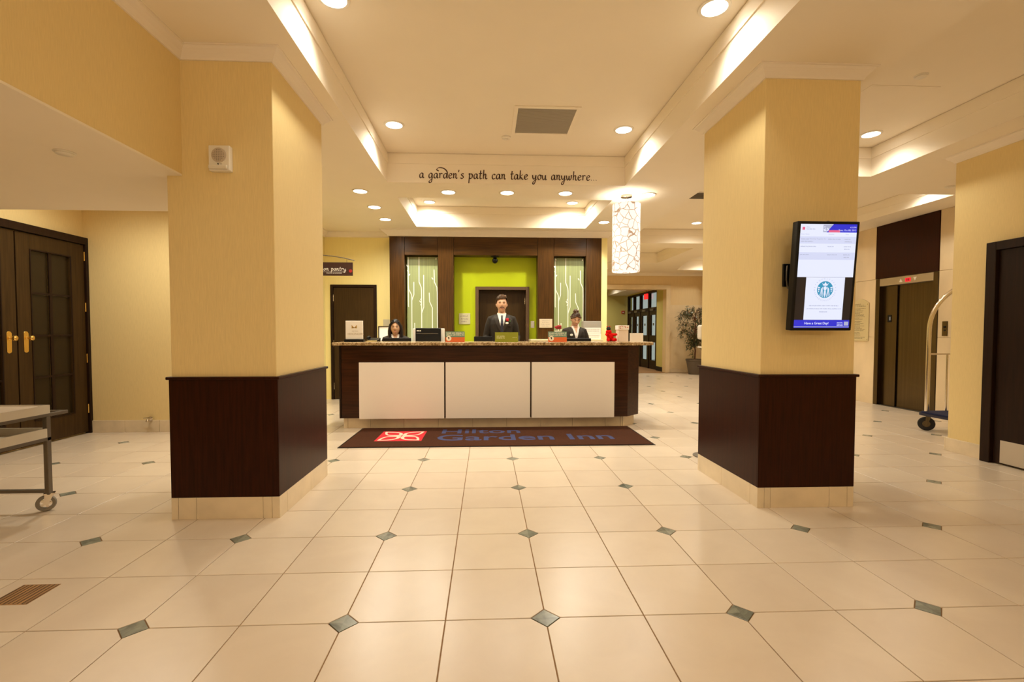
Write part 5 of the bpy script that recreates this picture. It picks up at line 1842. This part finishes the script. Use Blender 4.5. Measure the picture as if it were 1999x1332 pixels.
def hand(g, wrist, dirv, side, up):
    """palm with five unequal, slightly curled fingers"""
    dirv, side, up = dirv.normalized(), side.normalized(), up.normalized()
    rs = []
    for q, w, h in ((0.0, 0.026, 0.018), (0.03, 0.036, 0.017), (0.065, 0.041, 0.015), (0.088, 0.038, 0.012)):
        c = wrist + dirv * q
        rs.append([c + side * (w * math.cos(2 * PI * i / 14)) + up * (h * math.sin(2 * PI * i / 14)) for i in range(14)])
    g.rings(rs)
    for k, (off, L) in enumerate(((-0.031, 0.068), (-0.0105, 0.078), (0.0105, 0.074), (0.031, 0.058))):
        b = wrist + dirv * 0.075 + side * off
        d2 = (dirv - up * 0.25 + side * off * 2.0).normalized()
        d3 = (dirv - up * 0.75).normalized()
        g.tube([b, b + dirv * 0.02, b + dirv * 0.02 + d2 * L * 0.45, b + dirv * 0.02 + d2 * L * 0.45 + d3 * L * 0.5], [0.0088, 0.0086, 0.0078, 0.0062], 8)
    b = wrist + dirv * 0.022 - side * 0.026
    g.tube([b, b + (dirv * 0.5 - side).normalized() * 0.03, b + (dirv * 0.5 - side).normalized() * 0.03 + (dirv - side * 0.25).normalized() * 0.03, b + (dirv * 0.5 - side).normalized() * 0.03 + (dirv - side * 0.15 - up * 0.3).normalized() * 0.055], [0.011, 0.0105, 0.0095, 0.007], 8)

def person(label, loc, rotz, s, skin, hairm, style, wk=1.0, pitch_=0.0, turn=0.0, seat=None, arms=None, hunch=0.0):
    t = thing('person', label, 'person', loc, rot=(0, 0, rotz), local=True)
    t.scale = (s, s, s)
    dz = 0.0 if seat is None else seat - 0.90
    # joints
    sh = [Vector((sx * 0.168 * wk, 0.012, 1.388 + dz)) for sx in (-1, 1)]
    el = [Vector((sx * 0.255 * wk, 0.03, 1.14 + dz)) for sx in (-1, 1)]
    wr = [Vector((sx * 0.205 * wk, -0.20, 1.03 + dz)) for sx in (-1, 1)]
    if arms:
        el = [Vector(a[0]) for a in arms]
        wr = [Vector(a[1]) for a in arms]
    if seat is None:
        hip = [Vector((sx * 0.09, 0.01, 0.92)) for sx in (-1, 1)]
        kn = [Vector((sx * 0.10, -0.005, 0.50)) for sx in (-1, 1)]
        an = [Vector((sx * 0.105, 0.02, 0.09)) for sx in (-1, 1)]
    else:
        hip = [Vector((sx * 0.09, 0.01, seat)) for sx in (-1, 1)]
        kn = [Vector((sx * 0.10, -0.40, seat + 0.02)) for sx in (-1, 1)]
        an = [Vector((sx * 0.105, -0.36, seat - 0.40)) for sx in (-1, 1)]
    HM = Matrix.Translation((0, -0.014 - hunch, 1.494 + dz - hunch)) @ Matrix.Rotation(turn, 4, 'Z') @ Matrix.Rotation(pitch_, 4, 'X') @ Matrix.Translation((0, -0.012, 0.118))
    # --- body: one continuous skin
    g = G()
    torso(g, [q[0] for q in TORSO], -0.008, wk, dz)
    nk = HM @ Vector((0, 0.018, -0.05))
    g.tube([(0, 0.018, 1.44 + dz), (0, 0.010, 1.50 + dz), (nk.x, nk.y, nk.z)], [0.064 * (0.6 + 0.4 * wk), 0.056 * (0.5 + 0.5 * wk), 0.056 * (0.5 + 0.5 * wk)], 20)
    head_shell(g, HM)
    for sx in (-1, 1):
        n0 = g.count()
        g.ball((0, 0, 0), (0.010, 0.019, 0.031), 12, 8)
        g.xf(HM @ Matrix.Translation((sx * 0.077, 0.010, -0.006)) @ Matrix.Rotation(sx * 0.25, 4, 'Z'), n0)
    for i in (0, 1):
        g.tube([sh[i] + Vector((0, 0, 0.0)), sh[i].lerp(el[i], 0.5), el[i], el[i].lerp(wr[i], 0.4), wr[i]], [0.050, 0.045, 0.038, 0.038, 0.026], 14)
        d_ = (wr[i] - el[i]).normalized()
        side = d_.cross(Vector((0, 0, 1))).normalized() * (1 if i == 0 else -1)
        hand(g, wr[i], d_, side, side.cross(d_) * (1 if i == 0 else -1))
        g.tube([hip[i], hip[i].lerp(kn[i], 0.5), kn[i], kn[i].lerp(an[i], 0.35), an[i]], [0.082, 0.073, 0.055, 0.055, 0.036], 16)
        f = an[i] + Vector((0, 0, -0.05))
        g.tube([an[i], f + Vector((0, 0.02, 0.0)), f + Vector((0, -0.08, -0.008)), f + Vector((0, -0.16, -0.02))], [0.036, 0.036, 0.032, 0.020], 12)
    bd = remesh('body', g, skin, t, 0.0055, 3)
    # --- trousers, shoes, jacket
    g = G()
    torso(g, [0.86, 0.93, 1.0], 0.004, wk, dz)
    for i in (0, 1):
        g.tube([hip[i], hip[i].lerp(kn[i], 0.5), kn[i], kn[i].lerp(an[i], 0.4), an[i] + Vector((0, 0, -0.02))], [0.098, 0.088, 0.072, 0.068, 0.062], 16)
    remesh('trousers', g, SUIT, t, 0.012, 3)
    for i in (0, 1):
        f = an[i] + Vector((0, 0, -0.05))
        g = G()
        rs = []
        for yy_, w, h in ((0.065, 0.026, 0.04), (0.04, 0.038, 0.07), (-0.04, 0.042, 0.065), (-0.12, 0.045, 0.045), (-0.18, 0.032, 0.03), (-0.20, 0.012, 0.018)):
            rs.append([(f.x + w * math.cos(2 * PI * k / 14), f.y + yy_, max(f.z - 0.04, f.z - 0.04 + h * (0.5 + 0.62 * math.sin(2 * PI * k / 14)))) for k in range(14)])
        g.rings(rs)
        obj('shoe', g, SHOE, t, True, local=True)
    g = G()
    torso(g, [0.80, 0.88, 0.96, 1.08, 1.20, 1.32, 1.385, 1.425, 1.465] if seat is None else [0.88, 0.96, 1.08, 1.20, 1.32, 1.385, 1.425, 1.465], 0.014, wk, dz)
    for i in (0, 1):
        sx = -1 if i == 0 else 1
        g.tube([sh[i] + Vector((-sx * 0.065, 0.004, 0.020)), sh[i] + Vector((sx * 0.005, 0, 0.0)), sh[i].lerp(el[i], 0.35) + Vector((sx * 0.008, 0, 0)), el[i], el[i].lerp(wr[i], 0.5), wr[i] - (wr[i] - el[i]) * 0.04], [0.060, 0.066, 0.064, 0.055, 0.050, 0.042], 16)
    jk = remesh('jacket', g, SUIT, t, 0.009, 4)
    # --- shirt front, lapels, collar
    zt, zb_ = 1.478 + dz, (1.20 if style == 'man' else 1.215) + dz
    def vpatch(w_top, z_bot, off, name, mat, z_top=zt, par=t, xoff=0.0, w_bot=0.0, rows=12, cols=8):
        g = G()
        grid = []
        for a in range(rows + 1):
            z = z_bot + (z_top - z_bot) * a / rows
            hw = w_bot + (w_top - w_bot) * (a / rows)
            grid.append([g.bm.verts.new((xoff + hw * (2 * b / cols - 1), front(xoff + hw * (2 * b / cols - 1), min(z, 1.455 + dz), 0.014, wk, dz) - off + max(0, (z - 1.455 - dz)) * 0.5, z)) for b in range(cols + 1)])
        for a in range(rows):
            for b in range(cols):
                q = [grid[a][b], grid[a][b + 1], grid[a + 1][b + 1], grid[a + 1][b]]
                g.bm.faces.new(q)
        bmesh.ops.remove_doubles(g.bm, verts=g.bm.verts, dist=0.0004)
        return obj(name, g, mat, par, True, local=True)
    st = vpatch(0.066, zb_, 0.006, 'shirt_front', SHIRT)
    if style != 'man':                    # open blouse neck
        vpatch(0.040, 1.355 + dz, 0.0085, 'neckline', skin, z_top=1.474 + dz)
    for sx in (-1, 1):                    # lapel ribbons along the V
        g = G()
        A, B = [], []
        for a in range(11):
            q = a / 10
            z = zb_ - 0.01 + (zt - 0.012 - zb_) * q
            hw = 0.066 * q
            wd = 0.012 + 0.042 * math.sin(min(1.0, q * 1.15) * PI * 0.62)
            for L_, xx, of in ((A, hw - 0.002, 0.011), (B, hw + wd, 0.010)):
                zz = min(z, 1.452 + dz)
                L_.append(g.bm.verts.new((sx * xx, front(xx, zz, 0.014, wk, dz) - of + max(0, z - 1.452 - dz) * 0.6, z)))
        for a in range(10):
            g.bm.faces.new((A[a], B[a], B[a + 1], A[a + 1]))
        obj('lapel', g, LAPEL, jk, True, local=True)
    rs = []                                # collar stand round the neck
    for rr_, zz in ((0.064, 1.440), (0.062, 1.488), (0.065, 1.490), (0.071, 1.455), (0.071, 1.440)):
        rs.append([(rr_ * (0.55 + 0.45 * wk) * 1.04 * math.cos(2 * PI * k / 28), 0.014 + rr_ * 0.98 * math.sin(2 * PI * k / 28), zz + dz - 0.040 * max(0, -math.sin(2 * PI * k / 28)) ** 2) for k in range(28)])
    if style == 'man':
        obj('collar', G().rings(rs, False, False), SHIRT, st, True, local=True)
    for sx in (-1, 1):
        g = G()
        yb2 = front(0.03, 1.44 + dz, 0.014, wk, dz) - 0.012
        g.rings([[(sx * 0.004, yb2 - 0.006, 1.440 + dz), (sx * 0.058, yb2 + 0.024, 1.478 + dz), (sx * 0.046, yb2 - 0.002, 1.405 + dz)], [(sx * 0.004, yb2 - 0.001, 1.440 + dz), (sx * 0.058, yb2 + 0.029, 1.478 + dz), (sx * 0.046, yb2 + 0.003, 1.405 + dz)]]) if style == 'man' else g.rings([[(sx * 0.030, yb2 - 0.008, 1.400 + dz), (sx * 0.070, yb2 + 0.028, 1.470 + dz), (sx * 0.062, yb2 - 0.004, 1.385 + dz)], [(sx * 0.030, yb2 - 0.003, 1.400 + dz), (sx * 0.070, yb2 + 0.033, 1.470 + dz), (sx * 0.062, yb2 + 0.001, 1.385 + dz)]])
        obj('collar_point', g, SHIRT, st, local=True)
    # --- face
    def hp(px, py, pz):
        return HM @ Vector((px, py, pz))
    for sx in (-1, 1):
        n = G().ball((0, 0, 0), (0.0125, 0.007, 0.0048 if pitch_ == 0 else 0.003), 14, 10).xf(HM @ Matrix.Translation((sx * 0.031, -0.0815, 0.006)))
        e = obj('eye', n, EYEW, t, True, local=True)
        obj('iris', G().ball((0, 0, 0), (0.0055, 0.003, 0.0050 if pitch_ == 0 else 0.002), 12, 8).xf(HM @ Matrix.Translation((sx * 0.031, -0.0885, 0.006))), IRIS, e, True, local=True)
        g = G().tube([hp(sx * 0.014, -0.095, 0.024), hp(sx * 0.030, -0.092, 0.030), hp(sx * 0.048, -0.080, 0.025)], [0.004, 0.0045, 0.002], 8)
        obj('eyebrow', g, hairm, t, True, local=True)
    g = G().ball((0, 0, 0), (0.023, 0.006, 0.0065), 14, 8).xf(HM @ Matrix.Translation((0, -0.0935, -0.064)))
    obj('lips', g, LIP, t, True, local=True)
    # --- hair
    g = G()
    if style == 'man':
        def keep(d):
            x, y, z = d
            line = 0.52 + 0.10 * x if y < -0.45 else (-0.05 - 0.35 * max(0, y))
            if -0.45 <= y < 0.0 and abs(x) > 0.5:
                line = 0.06
            return z > line
        head_shell(g, HM, keep=keep, shape=False, lift=lambda d: 0.012 + 0.014 * max(0, d[2]) + (0.006 * max(0, -d[1]) if d[2] > 0.5 else 0) + 0.003 * math.sin(14 * d[0] + 6 * d[1]))
        g2 = G()
        for k in range(9):                # swept fringe
            x = -0.055 + k * 0.013
            g2.tube([hp(x * 0.5 + 0.03, -0.050, 0.124), hp(x * 0.75 + 0.012, -0.080, 0.110 - 2.2 * x * x), hp(x * 1.05, -0.094 + abs(x) * 0.45, 0.078 - 0.35 * max(0, -x) - 0.12 * max(0, x))], [0.011, 0.011, 0.004], 8)
    elif style == 'long':
        def keep(d):
            x, y, z = d
            line = 0.60 - 0.55 * abs(x) if y < -0.25 else -0.55
            return z > line
        head_shell(g, HM, keep=keep, shape=False, lift=lambda d: 0.011 + 0.006 * max(0, d[2]))
        g2 = G()
        for sx in (-1, 1):
            g2.tube([hp(sx * 0.045, -0.070, 0.095), hp(sx * 0.074, -0.052, 0.045), hp(sx * 0.087, -0.030, -0.02), hp(sx * 0.090, -0.015, -0.09), hp(sx * 0.084, -0.005, -0.155), hp(sx * 0.070, 0.0, -0.19)], [0.012, 0.018, 0.022, 0.026, 0.026, 0.012], 12)
            g2.tube([hp(sx * 0.075, 0.03, 0.04), hp(sx * 0.086, 0.035, -0.05), hp(sx * 0.080, 0.04, -0.16), hp(sx * 0.06, 0.04, -0.20)], [0.026, 0.034, 0.036, 0.016], 12)
        g2.tube([hp(0, 0.07, 0.05), hp(0, 0.085, -0.05), hp(0, 0.075, -0.17), hp(0, 0.07, -0.20)], [0.045, 0.055, 0.05, 0.02], 14)
    else:
        def keep(d):
            x, y, z = d
            line = 0.50 - 0.15 * abs(x) if y < -0.45 else (0.05 if (y < 0.05 and abs(x) > 0.4) else -0.42)
            return z > line
        head_shell(g, HM, keep=keep, shape=False, lift=lambda d: 0.009 + 0.004 * math.sin(30 * d[0]) * 0.4)
        g2 = G()
        for k in range(16):               # loose bun
            a = k * 2.4
            q = k / 15
            c = hp(0.034 * math.sin(a) * (1 - 0.4 * q), 0.036 + 0.026 * math.cos(a), 0.120 + 0.024 * q)
            g2.ball(tuple(c), (0.020, 0.020, 0.015), 10, 8)
        for sx in (-1, 1):                # hair drawn back over the temples
            g2.tube([hp(sx * 0.02, -0.088, 0.078), hp(sx * 0.060, -0.066, 0.055), hp(sx * 0.082, -0.02, 0.030), hp(sx * 0.080, 0.04, 0.03)], [0.008, 0.012, 0.012, 0.012], 10)
    bmesh.ops.solidify(g.bm, geom=g.bm.faces[:], thickness=-0.010)
    hr = obj('hair', g, hairm, t, True, local=True)
    obj('hair_lock', g2, hairm, hr, True, local=True)
    def on_chest(x, z, off):
        return Vector((x, front(abs(x), z, 0.014, wk, dz) - off, z))
    return t, HM, hp, on_chest, jk, st, dz

# standing clerk
t, HM, hp, oc, jk, st, dz = person('standing man in a dark suit and tie with a red rose and moustache', (0.235, 7.30, 0), 0.0, 1.048, SKIN_L, HAIRB, 'man', wk=0.88,
    arms=[((-0.225, 0.03, 1.13), (-0.20, -0.20, 1.02)), ((0.225, 0.03, 1.13), (0.19, -0.21, 1.01))])
g = G()
for sx in (-1, 1):
    g.tube([hp(0, -0.103, -0.045), hp(sx * 0.016, -0.099, -0.046), hp(sx * 0.030, -0.088, -0.056), hp(sx * 0.036, -0.080, -0.064)], [0.0065, 0.0075, 0.0055, 0.003], 8)
obj('moustache', g, HAIRB, t, True, local=True)
g = G()
zk = 1.432
for z0_, z1_, w0, w1 in ((1.448, 1.418, 0.016, 0.011), (1.418, 1.33, 0.011, 0.021), (1.33, 1.205, 0.021, 0.020)):
    y0_, y1_ = oc(0, z0_, 0.013).y, oc(0, z1_, 0.013).y
    k_ = 0.008 if z0_ > 1.43 else 0.0
    g.rings([[(-w0, y0_ - k_, z0_), (w0, y0_ - k_, z0_), (w0, y0_ + 0.005, z0_), (-w0, y0_ + 0.005, z0_)], [(-w1, y1_ - k_, z1_), (w1, y1_ - k_, z1_), (w1, y1_ + 0.005, z1_), (-w1, y1_ + 0.005, z1_)]])
obj('necktie', g, TIE, t, local=True)
g = G()
c = oc(0.078, 1.385, 0.016)
for k in range(12):
    a = k * 2.4
    q = 0.018 * math.sqrt(k / 12)
    g.ball((c.x + q * math.cos(a), c.y - 0.012 + q * 0.4, c.z + q * math.sin(a)), (0.011, 0.009, 0.011), 8, 6)
rs_ = obj('rose', g, M('rose_red', (0.50, 0.005, 0.012), 0.6), t, True, local=True)
g = G().ball((c.x + 0.030, c.y + 0.004, c.z - 0.022), (0.022, 0.004, 0.012), 10, 6)
obj('rose_leaf', g, M('rose_leaf', (0.03, 0.09, 0.02), 0.5), rs_, True, local=True)
c = oc(0.072, 1.335, 0.017)
obj('name_badge', G().ball(tuple(c), (0.023, 0.004, 0.015), 20, 8), BADGE, t, True, local=True)
obj('pocket_welt', G().box(0.055, 0.125, oc(0.09, 1.295, 0.006).y, oc(0.09, 1.295, 0.0).y + 0.01, 1.288, 1.300, 0.002), LAPEL, jk, local=True)

# seated clerk
t, HM, hp, oc, jk, st, dz = person('seated woman in a dark jacket with long straight black hair', (-1.405, 7.42, 0), 0.12, 0.99, SKIN_T, HAIRK, 'long', wk=0.86, seat=0.665, hunch=0.035,
    arms=[((-0.215, 0.0, 0.91), (-0.15, -0.23, 0.90)), ((0.215, 0.0, 0.91), (0.15, -0.23, 0.90))])
st_ = thing('desk_stool', 'grey swivel stool under the seated woman', 'stool', (-1.41, 7.47, 0))
obj('seat', G().lathe([(0.10, 0.440), (0.19, 0.450), (0.20, 0.475), (0.19, 0.495), (0.10, 0.502)], (-1.41, 7.45, 0), 28), SUIT, st_, True)
obj('column', G().cyl((-1.41, 7.45, 0), 0.022, 0.06, 0.445, 'z', 14), CHROME, st_, True)
for k in range(5):
    a = 2 * PI * k / 5
    obj('foot', G().tube([(-1.41, 7.45, 0.065), (-1.41 + 0.24 * math.cos(a), 7.45 + 0.24 * math.sin(a), 0.018)], [0.02, 0.014], 10), BLACK, st_, True)

# clerk with the bun
t, HM, hp, oc, jk, st, dz = person('woman in a dark jacket with a hair bun looking down', (1.375, 7.34, 0), 0.05, 0.918, SKIN_L, HAIRB, 'bun', wk=0.88, pitch_=0.42,
    arms=[((-0.225, 0.0, 1.14), (-0.12, -0.23, 1.05)), ((0.225, 0.0, 1.14), (0.12, -0.23, 1.05))])
c = oc(-0.085, 1.33, 0.016)
obj('name_badge', G().ball(tuple(c), (0.026, 0.004, 0.020), 20, 8), BADGE, t, True, local=True)
